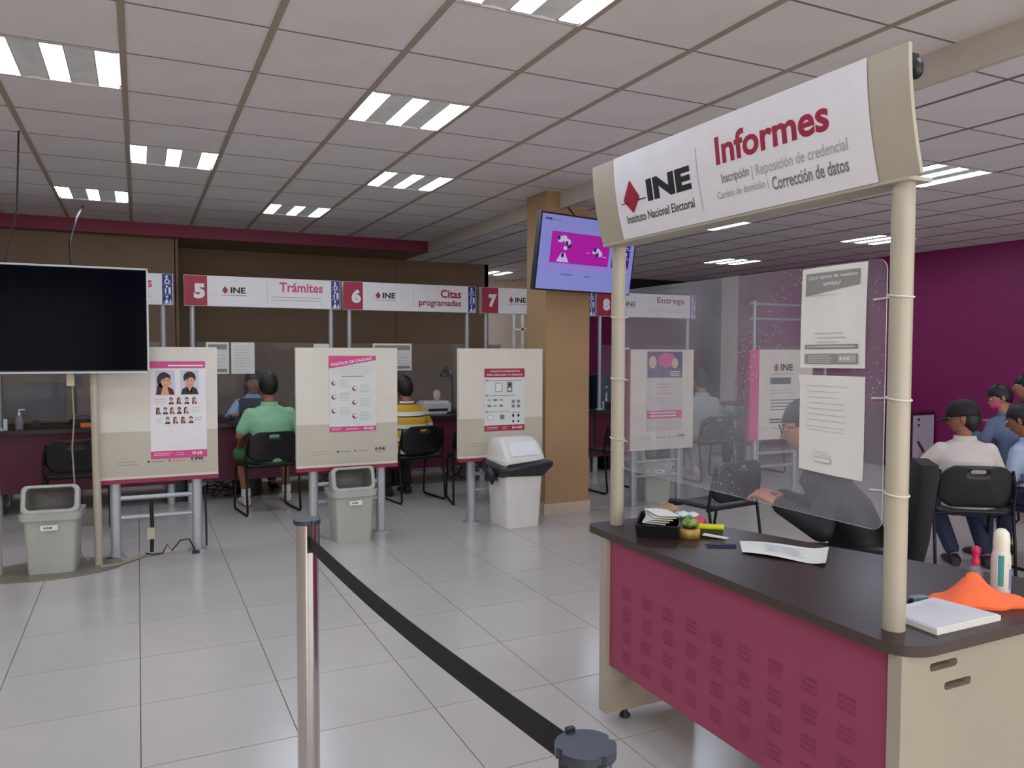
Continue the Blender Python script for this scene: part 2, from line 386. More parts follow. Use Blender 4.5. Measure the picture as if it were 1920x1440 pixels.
# low skirting on the back walls
struct(MB().box(XR-.015, XR, YF, 10.2, 0, .1, MATS['stone_skirting']).build('baseboard_right'))

# ================================================================ CEILING LIGHTS
TUBEM = mat('lit_tube', (225, 238, 255), .5, emit=TUBE_E, noise=0)
LOUV = mat('louvre_metal', (206, 204, 198), .5, noise=.05)
def make_light(label):
    t = thing('ceiling_light', label, 'light')
    MB().box(.002, u-.002, .0, .012, -.004, .05, BEAMM).box(.002, u-.002, u-.012, u, -.004, .05, BEAMM).box(0, .012, .012, u-.012, -.004, .05, BEAMM).box(u-.012, u, .012, u-.012, -.004, .05, BEAMM).box(0, u, 0, u, .05, .055, BEAMM).build('frame', t)
    for k in range(3):
        xc = .075+k*.23; MB().box(xc-.045, xc+.045, .03, u-.03, -.003, .006, TUBEM).box(xc-.05, xc+.05, .012, .03, -.003, .008, WHITEPL).box(xc-.05, xc+.05, u-.03, u-.012, -.003, .008, WHITEPL).build('tube', t)
    for k in range(2):
        xa = .075+k*.23+.052; MB().add([(xa, .012, .001), (xa+.063, .012, .010), (xa+.126, .012, .001), (xa, u-.012, .001), (xa+.063, u-.012, .010), (xa+.126, u-.012, .001)], [(0, 1, 4, 3), (1, 2, 5, 4)], LOUV).box(xa-.003, xa, .014, u-.014, 0, .011, BLACKMT).box(xa+.126, xa+.129, .014, u-.014, 0, .011, BLACKMT).build('louvre', t)
    return t
LBL = {('L', 2, -2): 'three-tube ceiling light cut by the top edge of the photo', ('L', -1, 1): 'three-tube ceiling light at the upper left edge, largest of all',
 ('L', 2, 1): 'three-tube ceiling light above the middle of the hall, large and slanting', ('L', 0, 4): 'three-tube ceiling light above the dark hanging screen, second row',
 ('L', 3, 4): 'three-tube ceiling light left of the tan pillar, third row', ('L', -1, 7): 'small three-tube ceiling light just in front of the magenta band on the left',
 ('L', 2, 7): 'small three-tube ceiling light just in front of the magenta band at centre', ('R', 2, 2): 'three-tube ceiling light behind the right post of the information sign',
 ('R', 2, 6): 'ceiling light seen just under the left half of the information sign', ('R', 6, 6): 'ceiling light left of the right sign post, near the magenta wall',
 ('R', 6, 10): 'far ceiling light above the acrylic screen near the magenta wall', ('R', 2, 15): 'farthest ceiling light, above the cream wall beside the pillar'}
proto = None
for side, lst, x0, y0, z in (('L', LEFT_L, gx, gy, CZ), ('R', RIGHT_L, hx, hy, CZ2)):
    for (i, j) in lst:
        lb = LBL.get((side, i, j))
        if proto is None: o = proto = make_light('')
        else: o = copy_tree(proto)
        o['label'] = lb or 'square three-tube ceiling light outside the view of the photo'; o['group'] = 'three-tube ceiling lights'
        o.location = (x0+i*u, y0+j*u, z)

# ================================================================ SERVICE COUNTERS
CY = 8.07
bays = [(-2.66, '3'), (-1.18, '4'), (.405, '5'), (1.925, '6'), (3.483, '7'), (4.995, '8'), (7.45, '9')]
BW = 1.495
def icon_strip(p, x0, x1, y0, y1):
    p.rect(x0, x1, y0, y1, BLUE, 1); h = (y1-y0)/3; c = (x0+x1)/2
    for k in range(3):
        a = y0+k*h
        p.rect(x0+.004, x1-.004, a, a+.003, WHITE, 2)
        p.ell(c-.005, a+h*.78, .011, .011, WHITE, 2)
        if k == 0: p.poly([(c-.03, a+h*.1), (c-.005, a+h*.65), (c+.012, a+h*.1)], WHITE, 2); p.poly([(c+.016, a+h*.1), (c+.026, a+h*.6), (c+.038, a+h*.1)], WHITE, 2)
        if k == 1: p.rect(c-.02, c-.008, a+h*.1, a+h*.6, WHITE, 2); p.rect(c+.01, c+.03, a+h*.1, a+h*.72, WHITE, 2)
        if k == 2: p.ell(c, a+h*.28, .024, .022, WHITE, 2); p.ell(c, a+h*.28, .014, .013, BLUE, 3); p.rect(c-.012, c+.002, a+h*.3, a+h*.66, WHITE, 3)
def logo_sub(p, x, y, h): p.ine(x, y, h, sub=False); p.rect(x-h*.1, x+h*3.6, y-h*.38, y-h*.3, GREYINK, 2)
words = {'3': ('Trámites',), '4': ('Trámites',), '5': ('Trámites',), '6': ('Citas', 'programadas'), '7': ('Trámites',), '8': ('Entrega',)}
TOPM = mat('counter_top_dark', (34, 24, 28), .35, noise=.05)
for bx, nm in bays:
    t = thing('service_counter', {'3': 'magenta service counter left of the photo', '4': 'dark magenta service counter behind the hanging screen stand', '5': 'magenta service counter where the man in green sits',
        '6': 'magenta service counter where the man in yellow stripes sits', '7': 'magenta service counter behind the white swing-lid bin', '8': 'magenta service counter just right of the tan pillar', '9': 'magenta service counter seen blurred behind the acrylic screen'}[nm], 'counter', (bx, CY, 0), 0, 'service counters along the back')
    MB().bevbox(-.005, BW+.02, -.05, .75, .735, .77, .02, TOPM).build('worktop', t)
    MB().box(.01, BW-.01, .02, .04, .2, .735, MAGDARK).build('front_panel', t)
    for k in (0, 1): MB().bevbox(k*(BW-.09)+.01, k*(BW-.09)+.08, .05, .12, 0, .735, .02, SILVER).box(k*(BW-.09)+.02, k*(BW-.09)+.06, .12, .7, .05, .12, SILVER).bevbox(k*(BW-.09)+.01, k*(BW-.09)+.08, .6, .67, 0, .735, .02, SILVER).build('leg', t)
    MB().box(.1, BW-.1, .55, .6, .08, .2, SILVER).build('foot_rail', t)
    # number sign on two posts
    lab = {'3': 'counter sign number 3 outside the photo', '4': 'white counter sign ending in s, cut off by the dark screen', '5': 'white counter sign with red 5 and Trámites', '6': 'white counter sign with red 6 and Citas programadas',
           '7': 'white counter sign with red 7 partly behind the pillar', '8': 'white counter sign with red 8 and Entrega behind the acrylic', '9': 'bare silver sign frame seen through the acrylic screen'}[nm]
    sg = thing('counter_sign', lab, 'sign', (bx, CY+.03, .77), 0, 'counter signs on silver posts')
    for px in (.072, 1.40): MB().lathe([(.045, 0), (.045, .012), (.026, .02), (.024, .03)], SILVER, M=T(px, 0, 0)).build('post_base', sg)
    for px in (.072, 1.40): MB().tube([(px, 0, .01), (px, 0, 1.142 if nm != '9' else 1.4)], .024, SILVER, 12).build('post', sg)
    if nm == '9':
        for z in (1.16, 1.36): MB().tube([(0, 0, z), (1.5, 0, z)], .018, SILVER).build('rail', sg)
    else:
        MB().box(0, BW-.005, -.05, .03, 1.137, 1.43, mat('sign_box_white', (205, 205, 208), .4, noise=.02)).build('sign_box', sg)
        p = Print(); p.rect(.004, BW-.01, .004, .289, WHITE, 1)
        p.rect(0, .205, .004, .289, CRIM, 2); p.text(nm, .085, .185, .07, .215, WHITE, 3, bold=3)
        logo_sub(p, .34, .13, .062)
        p.rect(.76, .763, .03, .26, LGREY, 2)
        wd = words[nm]
        if len(wd) == 1:
            p.text(wd[0], .88, 1.31, .16, .255, PINK if nm in '345' else CRIM, 2, bold=1.2)
            p.lines(.8, 1.31, .11, 2, .03, LGREY, 2, t=.006, rag=.05)
        else:
            p.text(wd[0], 1.07, 1.31, .155, .245, CRIM, 2, bold=1.2); p.text(wd[1], .82, 1.31, .045, .135, CRIM, 2, bold=1)
        p.build('sign_print', sg, (0, -.0505, 1.137), (1, 0, 0), (0, 0, 1))
        q = Print(); icon_strip(q, 1.395, BW-.012, .004, .289); q.build('icon_strip', sg, (0, -.0515, 1.137), (1, 0, 0), (0, 0, 1))
    # acrylic guard between the posts
    ag = thing('acrylic_guard', {'3': 'clear acrylic guard outside the photo', '4': 'clear acrylic guard behind the hanging screen', '5': 'clear acrylic guard in front of the vested clerk', '6': 'clear acrylic guard left of the black desk lamp',
        '7': 'clear acrylic guard behind the pillar', '8': 'clear acrylic guard right of the tan pillar with notice', '9': 'clear acrylic guard under the bare silver frame'}[nm], 'screen', (bx, CY+.03, .771), 0, 'acrylic guards on the counters')
    MB().box(.105, 1.37, -.004, .001, .08, .79, ACRYL2).build('pane', ag)
    for px in (.105, 1.34): MB().box(px, px+.03, -.02, .02, 0, .1, SILVER).build('clamp', ag)

def notice(name, label, bx, x0, x1, z0, z1, style, grp='notices taped to the counter acrylic'):
    t = thing(name, label, 'notice', (bx, CY+.02, 0), 0, grp); MB().box(x0, x1, -.001, .001, z0, z1, PAPER).build('sheet', t)
    p = Print(); W, H = x1-x0, z1-z0
    if style == 'lines': p.lines(.03, W-.03, H-.04, 9, H/11, LGREY, 1, .003)
    else: p.rect(.02, W-.02, H-.07, H-.02, GREYPAPER, 1); p.lines(.04, W-.04, H*.6, 4, H/9, LGREY, 1, .004); p.rect(.02, W-.02, .02, .05, GREYPAPER, 1)
    p.build('sheet_print', t, (x0, -.0015, z0), (1, 0, 0), (0, 0, 1)); return t
notice('paper_notice', 'grey and white notice beside the left white board', .405, .19, .40, 1.25, 1.56, 'grey')
notice('paper_notice', 'plain white notice above the vested clerk', .405, .42, .64, 1.25, 1.56, 'lines')
notice('paper_notice', 'small notice just above the middle board', .405, 1.22, 1.40, 1.35, 1.55, 'lines')
notice('paper_notice', 'white notice right of the middle board top', 1.925, .32, .75, 1.27, 1.56, 'grey')
notice('paper_notice', 'white notice beside the right of the tan pillar', 4.995, .28, .5, 1.17, 1.53, 'lines')

# ================================================================ WHITE INFORMATION BOARDS
BY = 6.14
def board(x0, x1, z0, z1, legs, label, art, band=True, side=False, legstyle=SILVER):
    t = thing('notice_board', label, 'board', (x0, BY, 0), 0, 'white notice boards on silver legs'); W = x1-x0
    MB().box(0, W, -.022, .018, z0, z1, BOARD).build('panel', t)
    q = Print()
    if band: q.rect(.0, W, .02, (z1-z0)*.36, BOARD2, 1)
    q.build('grey_band', t, (0, -.0225, z0), (1, 0, 0), (0, 0, 1))
    if side: MB().box(-.03, 0, -.024, .02, z0, z1, MAGTRIM).build('edge_trim', t)
    else: MB().box(-.002, W+.002, -.026, .02, z0-.028, z0+.001, MAGTRIM).build('edge_trim', t)
    for lx in legs:
        MB().bevbox(lx-.035, lx+.035, .018, .078, .012, z1-.1, .02, legstyle).build('leg', t)
        MB().bevbox(lx-.06, lx+.06, -.02, .11, 0, .012, .02, legstyle).build('foot', t)
    if len(legs) == 2:
        for z in (.28, .42): MB().tube([(legs[0]+.03, .048, z), (legs[1]-.03, .048, z)], .017, legstyle).build('crossbar', t)
    p = Print(); art(p, W, z1-z0); p.build('board_print', t, (0, -.0235, z0), (1, 0, 0), (0, 0, 1))
    # foot line of small marks
    f = Print(); H = z1-z0
    f.lines(.12, .26, .125, 2, .022, GREYINK, 1, .003, .2); f.ell(.32, .118, .009, .007, INK); f.rect(.34, .42, .114, .119, GREYINK)
    f.poly([(.45, .118), (.457, .108), (.464, .118), (.457, .13)], CRIM); f.rect(.475, .56, .114, .118, PINK); f.ine(W-.19, .115, .025, 1, sub=False); f.rect(W-.19, W-.09, .1, .103, GREYINK)
    f.build('footer_print', t, (0, -.0235, z0), (1, 0, 0), (0, 0, 1)); return t
SK = [mat('print_skin_%d' % k, c, .6, noise=0) for k, c in enumerate([(214, 160, 130), (176, 128, 100), (205, 178, 165)])]
LBL_BG = mat('print_pale_blue', (196, 202, 214), .6, noise=0)
DKRED = mat('print_dark_red', (84, 14, 34), .6, noise=0)
def face(p, x, y, w, h, woman, l=2, frame=True, sk=0):
    if frame: p.rect(x, x+w, y, y+h, LBL_BG, l); p.rect(x, x+w, y+h, y+h+.002, GREYINK, l)
    c = x+w/2
    if woman: p.ell(c-w*.06, y+h*.62, w*.36, h*.34, INK, l+1); p.poly([(x+w*.04, y), (x+w*.1, y+h*.4), (c, y+h*.6), (c, y)], INK, l+1)
    else: p.ell(c, y+h*.72, w*.34, h*.26, INK, l+1)
    p.poly([(c-w*.1, y+h*.1), (c+w*.12, y+h*.1), (c+w*.14, y+h*.45), (c-w*.12, y+h*.45)], SK[sk], l+2)
    p.poly([(x+w*.02, y), (x+w*.12, y+h*.24), (c-w*.12, y+h*.34), (c, y+h*.1), (c+w*.14, y+h*.34), (x+w*.88, y+h*.24), (x+w*.98, y)], INK if not woman else DKRED, l+2)
    if woman: p.poly([(c-w*.22, y), (c-w*.14, y+h*.3), (c+w*.12, y+h*.3), (c+w*.2, y)], SK[sk], l+3)
    p.ell(c+(.05*w if woman else 0), y+h*.55, w*.26, h*.26, SK[sk], l+3)
    if h > .1:
        for sx in (-1, 1): p.ell(c+(.05*w if woman else 0)+sx*w*.1, y+h*.6, w*.04, h*.014, INK, l+4); p.rect(c+(.05*w if woman else 0)+sx*w*.1-w*.06, c+(.05*w if woman else 0)+sx*w*.1+w*.06, y+h*.64, y+h*.652, INK, l+4)
        p.rect(c-w*.08, c+w*.12, y+h*.41, y+h*.42, DKRED, l+4)
        p.poly([(c-w*.24, y+h*.62), (c-w*.22, y+h*.84), (c+w*.26, y+h*.84), (c+w*.28, y+h*.66), (c+w*.1, y+h*.74)], INK, l+4)
def art1(p, W, H):
    x0, x1, y0, y1 = .335, .71, .135, .835
    p.rect(x0, x1, y0, y1, WHITE, 2); p.rect(x0-.005, x1-.005, y1-.05, y1, PINK, 3); p.rect(x0+.12, x1-.02, y1-.036, y1-.026, WHITE, 4)
    face(p, x0+.035, y1-.24, .13, .17, True, 3); face(p, x0+.2, y1-.24, .125, .17, False, 3)
    for k in range(4): face(p, x0+.12+k*.052, y1-.31, .036, .052, k in (1, 3), 3, False, k % 3)
    p.lines(x0+.03, x0+.11, y1-.27, 3, .016, LGREY, 3, .003)
    for k in range(5): face(p, x0+.035+k*.046, y1-.38, .036, .052, k in (0, 2, 4), 3, False, (k+1) % 3)
    p.lines(x1-.1, x1-.03, y1-.335, 3, .014, LGREY, 3, .003)
    for k in range(4): face(p, x0+.095+k*.052, y1-.45, .036, .052, k in (1, 2), 3, False, (k+2) % 3)
    p.lines(x0+.03, x0+.08, y1-.41, 3, .014, LGREY, 3, .003); p.lines(x1-.08, x1-.03, y1-.41, 2, .014, PINK, 3, .003)
    p.rect(x0, x1, y0, y0+.055, PINK, 3); p.lines(x0+.02, x0+.14, y0+.04, 2, .013, WHITE, 4, .003); p.lines(x0+.17, x0+.23, y0+.04, 2, .015, WHITE, 4, .003); p.text('INE', x1-.1, x1-.03, y0+.02, y0+.042, WHITE, 4, bold=1)
def art2(p, W, H):
    x0, x1, y0, y1 = .255, .63, .275, .875
    p.rect(x0, x1, y0, y1, mat('poster_pale', (212, 216, 214), .6, noise=.02), 2)
    p.poly([(x0-.004, y1-.1), (x1, y1-.035), (x1, y1), (x0-.004, y1)], PINK, 3); p.text('POLÍTICA DE CALIDAD', x0+.015, x1-.035, y1-.083, y1-.055, WHITE, 4, bold=1, shear=.16)
    p.lines(x0+.02, x1-.015, y1-.085, 4, .018, LGREY, 3, .003, .1); p.rect(x0+.1, x1-.1, y1-.165, y1-.16, GREYINK, 3)
    for k in range(3):
        yy = y1-.215-k*.11
        for (xx, y) in ((x0+.035, yy), (x0+.2, yy-.045)):
            p.ell(xx, y, .019, .019, CRIM, 3); p.ell(xx+.003, y+.002, .013, .013, WHITE, 4); p.rect(xx-.01, xx+.0, y-.008, y+.002, INK, 5); p.lines(xx+.045, xx+.135, y+.03, 5, .014, LGREY, 3, .003)
    p.rect(x0, x1, y0, y0+.04, PINK, 3); p.lines(x0+.015, x0+.1, y0+.028, 2, .01, WHITE, 4, .003); p.ell(x0+.14, y0+.02, .006, .006, WHITE, 4); p.rect(x0+.15, x0+.23, y0+.018, y0+.023, WHITE, 4); p.text('INE', x1-.1, x1-.02, y0+.012, y0+.03, WHITE, 4, bold=1)
def art3(p, W, H):
    x0, x1, y0, y1 = .235, .62, .225, .765
    p.rect(x0, x1, y0, y1, MATS['poster_pale'], 2); p.rect(x0, x1, y1-.075, y1, CRIM, 3)
    p.text('CONOCE LOS REQUISITOS', x0+.05, x1-.05, y1-.034, y1-.016, WHITE, 4, bold=.7); p.text('PARA REALIZAR TU TRÁMITE', x0+.025, x1-.025, y1-.062, y1-.043, WHITE, 4, bold=.7)
    for k, yy in enumerate((.105, .235, .375)):
        p.rect(x0+.02, x1-.03-.06*k, y1-yy, y1-yy+.004, GREYINK, 3); p.ell(x0+.02, y1-yy+.002, .007, .007, INK, 3)
    p.rect(x0+.1, x0+.17, y1-.205, y1-.12, LGREY, 3); p.rect(x0+.11, x0+.16, y1-.195, y1-.13, WHITE, 4); p.rect(x0+.215, x0+.265, y1-.205, y1-.115, GREYINK, 3); p.ell(x0+.24, y1-.14, .012, .016, INK, 4); p.rect(x0+.225, x0+.255, y1-.19, y1-.17, WHITE, 4)
    for k in range(3):
        for j in range(2): p.rect(x0+.03+k*.055, x0+.065+k*.055, y1-.28-j*.05, y1-.262-j*.05, GREYINK if (k+j) % 2 else LGREY, 3)
    for k in range(2):
        for j in range(2): p.rect(x0+.26+k*.05, x0+.29+k*.05, y1-.3-j*.04, y1-.275-j*.04, GREYINK, 3); p.ell(x0+.275+k*.05, y1-.41-j*.05, .011, .015-.006*j, INK, 3)
    p.rect(x0+.03, x0+.085, y1-.445, y1-.4, LGREY, 3); p.rect(x0+.035, x0+.08, y1-.44, y1-.405, WHITE, 4); p.rect(x0+.15, x0+.19, y1-.44, y1-.4, GREYINK, 3); p.rect(x0+.26, x0+.34, y1-.385, y1-.381, GREYINK, 3)
    p.rect(x0, x1, y0, y0+.05, CRIM, 3); p.lines(x0+.02, x0+.13, y0+.035, 2, .014, WHITE, 4, .003); p.lines(x0+.17, x0+.22, y0+.035, 2, .014, WHITE, 4, .003); p.text('INE', x1-.12, x1-.02, y0+.016, y0+.036, WHITE, 4, bold=1)
def art8(p, W, H):
    VIO = mat('poster_violet', (70, 44, 96), .6, noise=0); x0, x1 = .19, .6
    p.rect(x0, x1, .18, H-.01, mat('poster_warm', (196, 190, 186), .6, noise=.02), 2); p.rect(x0, x1, H-.27, H-.02, VIO, 3)
    p.ell((x0+x1)/2+.02, H-.1, .11, .075, PINK, 4, 7); p.ell(x0+.06, H-.12, .045, .06, SK[2], 5); p.ell(x1-.09, H-.13, .04, .05, SK[2], 5); p.rect(x1-.15, x1-.02, H-.26, H-.2, GREYINK, 5); p.lines(x1-.14, x1-.03, H-.21, 3, .018, WHITE, 6, .006)
    p.lines(x0+.1, x1-.1, H-.33, 4, .03, PINK, 3, .004); p.lines(x0+.05, x1-.05, H-.47, 3, .025, LGREY, 3, .004)
    p.rect(x0, x1, .3, .375, PINK, 3); p.lines(x0+.03, x1-.03, .36, 2, .03, WHITE, 4, .012, .15)
def art9(p, W, H):
    p.rect(.0, .12, .0, H, PINK, 2); p.ine(.32, H-.22, .075, 2, sub=False); p.rect(.3, .6, H-.255, H-.25, GREYINK, 2); p.rect(.27, .56, H-.36, H-.29, GREYINK, 2); p.lines(.28, .55, H-.3, 3, .02, INK, 3, .012, .1)
    p.lines(.27, .6, H-.42, 2, .03, LGREY, 2, .006); p.lines(.28, .64, H-.52, 4, .033, GREYINK, 2, .012, .15); p.lines(.27, .55, H-.72, 2, .03, INK, 2, .014, .1)
board(-.262, .524, .565, 1.503, (.102, .641), 'white notice board with poster of portrait photos, leftmost beside the screen stand', art1)
board(1.092, 1.90, .565, 1.503, (.141, .685), 'white notice board with pink POLÍTICA DE CALIDAD poster, in the middle', art2)
board(2.437, 3.236, .565, 1.503, (.142, .66), 'white notice board with red requirements poster, behind the white swing-lid bin', art3)
board(4.17, 4.91, .54, 1.50, (.09, .63), 'white notice board with violet picture poster, right of the pillar behind the left sign post', art8, band=False, side=True)
board(5.63, 6.50, .57, 1.505, (.15, .7), 'white notice board with pink side stripe, blurred behind the acrylic screen', art9, band=False, side=True)

# ================================================================ HOODED GREY BINS
def hooded_bin(label, loc, rz, grp='grey hooded waste bins'):
    t = thing('waste_bin', label, 'bin', loc, rz, grp)
    MB().bevbox(-.155, .155, -.125, .125, 0, .36, .03, GREYPL, taper=.88).build('body', t)
    r = MB(); r.bevbox(-.178, .178, -.15, .15, .355, .4, .035, GREYPL, taper=.97); r.build('rim', t)
    # hood: forward-facing frame that leans back over the rim
    h = MB(); out = []; inn = []
    Mh = T(0, -.118, .395, rx=math.radians(-14))
    a = [(x, z+.095) for x, z in rrect(.168, .095, .035, 5)]; b = [(x, z+.1) for x, z in rrect(.142, .072, .03, 5)]
    ring = lambda pts, y, s=1: [Mh @ Vector((x*s, y, .1+(z-.1)*s)) for x, z in pts]
    h.loft([ring(b, .012), ring(b, 0), ring(a, 0), ring(a, .03), ring(a, .15, .93), ring(a, .22, .72)], GREYPL, caps=False)
    h.loft([ring(a, .22, .72), ring(a, .2205, .05)], GREYPL, caps=False)
    h.build('hood', t)
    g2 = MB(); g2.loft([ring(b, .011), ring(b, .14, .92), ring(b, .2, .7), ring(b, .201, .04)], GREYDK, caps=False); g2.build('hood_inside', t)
    MB().box(-.05, .05, -.1415, -.1395, .29, .325, WHITE).build('sticker', t)
    p = Print(); p.ine(-.032, .301, .014, 1, sub=False); p.build('sticker_print', t, (0, -.142, 0), (1, 0, 0), (0, 0, 1))
    return t
hooded_bin('grey hooded bin on the oval base between the screen stand poles', (-.525, 5.985, .012), math.radians(-6))
hooded_bin('grey hooded bin under the middle notice board', (1.49, 6.035, 0), math.radians(3))
hooded_bin('grey hooded bin under the violet poster board, seen through acrylic', (4.62, 6.36, 0), math.radians(-10))
# white swing-lid bin
t = thing('swing_lid_bin', 'white swing-lid bin with black liner beside the pillar', 'bin', (2.9, 5.985, 0), math.radians(4))
MB().bevbox(-.185, .185, -.19, .19, 0, .52, .05, WHITEPL, taper=.86).build('body', t)
l = MB(); l.bevbox(-.205, .205, -.21, .21, .535, .57, .05, WHITEPL)
rings = []
for z, sx, y0_, y1_ in ((.57, .195, -.2, .2), (.60, .19, -.195, .195), (.66, .185, -.15, .19), (.71, .178, -.1, .18), (.74, .165, -.055, .16), (.752, .14, -.02, .13)):
    rings.append([(x*sx/.2, (y0_+y1_)/2+y*(y1_-y0_)/.4, z) for x, y in rrect(.2, .2, .045, 4)])
l.loft(rings, WHITEPL); l.build('lid', t)
MB().add([(-.14, -.198, .61), (.14, -.198, .61), (.125, -.112, .715), (-.125, -.112, .715)], [(0, 1, 2, 3)], mat('white_flap', (232, 232, 238), .3, noise=.02)).build('flap', t)
BAG = mat('black_bag_film', (38, 40, 46), .28, noise=.1, nscale=25, bump=.8, bscale=30)
bg = MB(); rings = []
for z, s_ in ((.43, 1.03), (.455, 1.1), (.49, 1.2), (.525, 1.2), (.545, 1.1), (.55, .98)):
    rings.append([((x+(.035 if x > .05 else (-.02 if x < -.1 else 0))*(s_-1)*6)*s_, y*s_, z+.012*math.sin(7*math.atan2(y, x)+z*40)+(.02 if x > .1 else 0)*(1 if z > .5 else .4)) for x, y in rrect(.185, .19, .05, 6)])
bg.loft(rings, BAG, caps=False); bg.build('liner', t)
kn = MB().ell((-.235, -.02, .45), (.06, .05, .075), BAG, 12, 8, fn=lambda d: d*(1+.25*math.sin(9*d.x+5*d.z))); kn.build('liner_knot', t)

# ================================================================ SCREEN STAND ON THE LEFT
t = thing('screen_stand', 'cream two-pole floor stand with grey oval base at the left edge', 'stand', (0, 0, 0))
def oval(cx, cy, a, b, n=40): return [(cx+a*math.cos(2*PI*k/n), cy+b*math.sin(2*PI*k/n)) for k in range(n)]
MB().prism(oval(-.55, 6.0, .44, .26), .012, mat('grey_base_steel', (128, 124, 112), .4, metal=.2, noise=.05)).build('base_plate', t)
for px in (-.845, -.262):
    MB().tube([(px, 5.985, .012), (px-.012, 5.985, 1.9)], .026, CREAM, 14).build('pole', t)
for z in (1.5, 1.85): MB().box(-.86, -.25, 5.945, 5.965, z, z+.05, BLACKMT).build('bracket', t)
t = thing('flat_screen', 'large switched-off black flat screen on the cream two-pole stand', 'screen', (0, 0, 0))
MB().box(-1.19, .068, 5.9, 5.943, 1.328, 2.032, BLACKPL).build('case', t)
MB().box(-1.178, .055, 5.897, 5.901, 1.345, 2.02, mat('dark_screen', (5, 6, 16), .15, noise=.05, spec=.02)).build('panel', t)
MB().box(-1.192, .07, 5.893, 5.91, 2.024, 2.035, SILVER).box(-1.192, .07, 5.893, 5.91, 1.325, 1.336, SILVER).box(.059, .07, 5.893, 5.91, 1.33, 2.03, SILVER).box(-1.192, -1.181, 5.893, 5.91, 1.33, 2.03, SILVER).build('bezel', t)
CABLE = mat('dark_cable', (26, 14, 18), .6, noise=0); CABW = mat('beige_cable', (160, 150, 128), .6, noise=0)
tag(MB().tube([(-.681, 6.056, CZ), (-.70, 6.05, 2.4), (-.78, 6.0, 2.0), (-.78, 5.96, 1.98)], .006, CABLE, 6).build('hanging_cable'), 'dark cable hanging from the ceiling to the screen at the left edge', 'cable')
tag(MB().tube([(-.47, 8.9, CZ), (-.45, 7.6, 2.6), (-.40, 6.0, 2.2), (-.39, 5.96, 2.0)], .008, CABLE, 6).build('hanging_cable'), 'thick dark cable dropping to the middle of the switched-off screen', 'cable')
tag(MB().tube([(-.415, 5.955, 1.42), (-.40, 5.99, 1.22), (-.40, 6.08, 1.0), (-.42, 6.16, .8), (-.41, 6.19, .5), (-.38, 6.17, .05), (-.33, 6.15, .01)], .006, CABW, 6).box(-.43, -.385, 5.945, 5.97, 1.24, 1.32, mat('adapter_beige', (190, 180, 150), .5)).build('loose_lead'), 'pale power cord hanging below the switched-off screen', 'cord')
t = MB().tube([(-.25, 5.9, .016), (-.15, 5.93, .012), (-.03, 6.05, .012), (.03, 6.13, .012)], .008, CABW, 6).build('floor_cable'); tag(t, 'pale cable running from the oval base towards the portrait board', 'cable')
t = MB().tube([(.03, 6.1, .03), (.07, 6.12, .012), (.14, 6.1, .02), (.17, 6.14, .07), (.2, 6.1, .03), (.26, 6.15, .09), (.32, 6.16, .09), (.35, 6.12, .03), (.36, 6.08, .012)], .006, CABLE, 6).box(.335, .385, 6.06, 6.1, .0, .018, BLACKPL).build('floor_cable'); tag(t, 'dark looping cable on the floor under the portrait board', 'cable')
t = MB().tube([(.07, 6.16, .40), (.075, 6.17, .2), (.07, 6.17, .02)], .013, BLACKPL, 8).box(.04, .09, 6.14, 6.16, .12, .2, MATS['adapter_beige']).build('power_strip'); tag(t, 'black cord with beige adapter beside the portrait board left leg', 'cord')
t = MB().tube([(.44, 6.22, .45), (.443, 6.22, .2), (.442, 6.2, .02)], .008, BLACKPL, 6).build('loose_lead'); tag(t, 'black cord down the right leg of the portrait board', 'cord')

# ================================================================ SLED CHAIRS
def ring_pts(n=32, a=.23, b=.15, r=.07):
    base = rrect(a, b, r, 7); return base
def make_chair():
    t = thing('sled_chair', '', 'chair')
    # +Y is the way the chair faces; back rest behind
    bk = MB(); outer = rrect(.228, .155, .085, 7); n = len(outer); M6 = 6; layers = []
    hole = [(.052*math.cos(math.atan2(y, x)), .1+.019*math.sin(math.atan2(y, x))) for x, y in outer]
    def P(x, z, off): return (x*(1-.06*max(0, z/.155)), -.215+.9*x*x*.8-.16*(z)+off, .615+z-.045*(x/.228)**2*(z/.155))
    for off in (0, -.014):
        for k in range(M6+1):
            s = k/M6; layers.append([P(h[0]+(o[0]-h[0])*s, h[1]+(o[1]-h[1])*s, off) for h, o in zip(hole, outer)])
    seq = layers[:M6+1]+layers[M6+1:][::-1]+[layers[0]]
    bk.loft(seq, BLACKPL, caps=False); bk.build('backrest', t)
    st = MB(); rings = []
    for k, (s, z) in enumerate(((.2, .452), (.7, .455), (1, .462), (1.02, .45), (1, .438), (.2, .432))):
        rings.append([(x*s, .03+y*s, z-.02*(1-abs(x)/.24)*(1 if k < 3 else .3)-(.03 if y > .17 else 0)*s) for x, y in rrect(.235, .215, .07, 5)])
    st.loft(rings, BLACKPL); st.build('seat', t)
    fr = MB()
    for sx in (-1, 1):
        X = sx*.238
        fr.tube([(sx*.215, -.2, .72), (X, -.19, .60), (X, -.165, .46), (X, -.20, .25), (X, -.225, .035), (X, -.2, .012), (X, 0, .011), (X, .2, .012), (X, .225, .035), (X*.98, .2, .25), (X*.97, .17, .42), (X*.9, .1, .435)], .0105, BLACKMT, 8)
    fr.tube([(-.238, -.15, .43), (.238, -.15, .43)], .01, BLACKMT, 6).tube([(-.22, .15, .425), (.22, .15, .425)], .01, BLACKMT, 6)
    fr.build('frame', t); return t
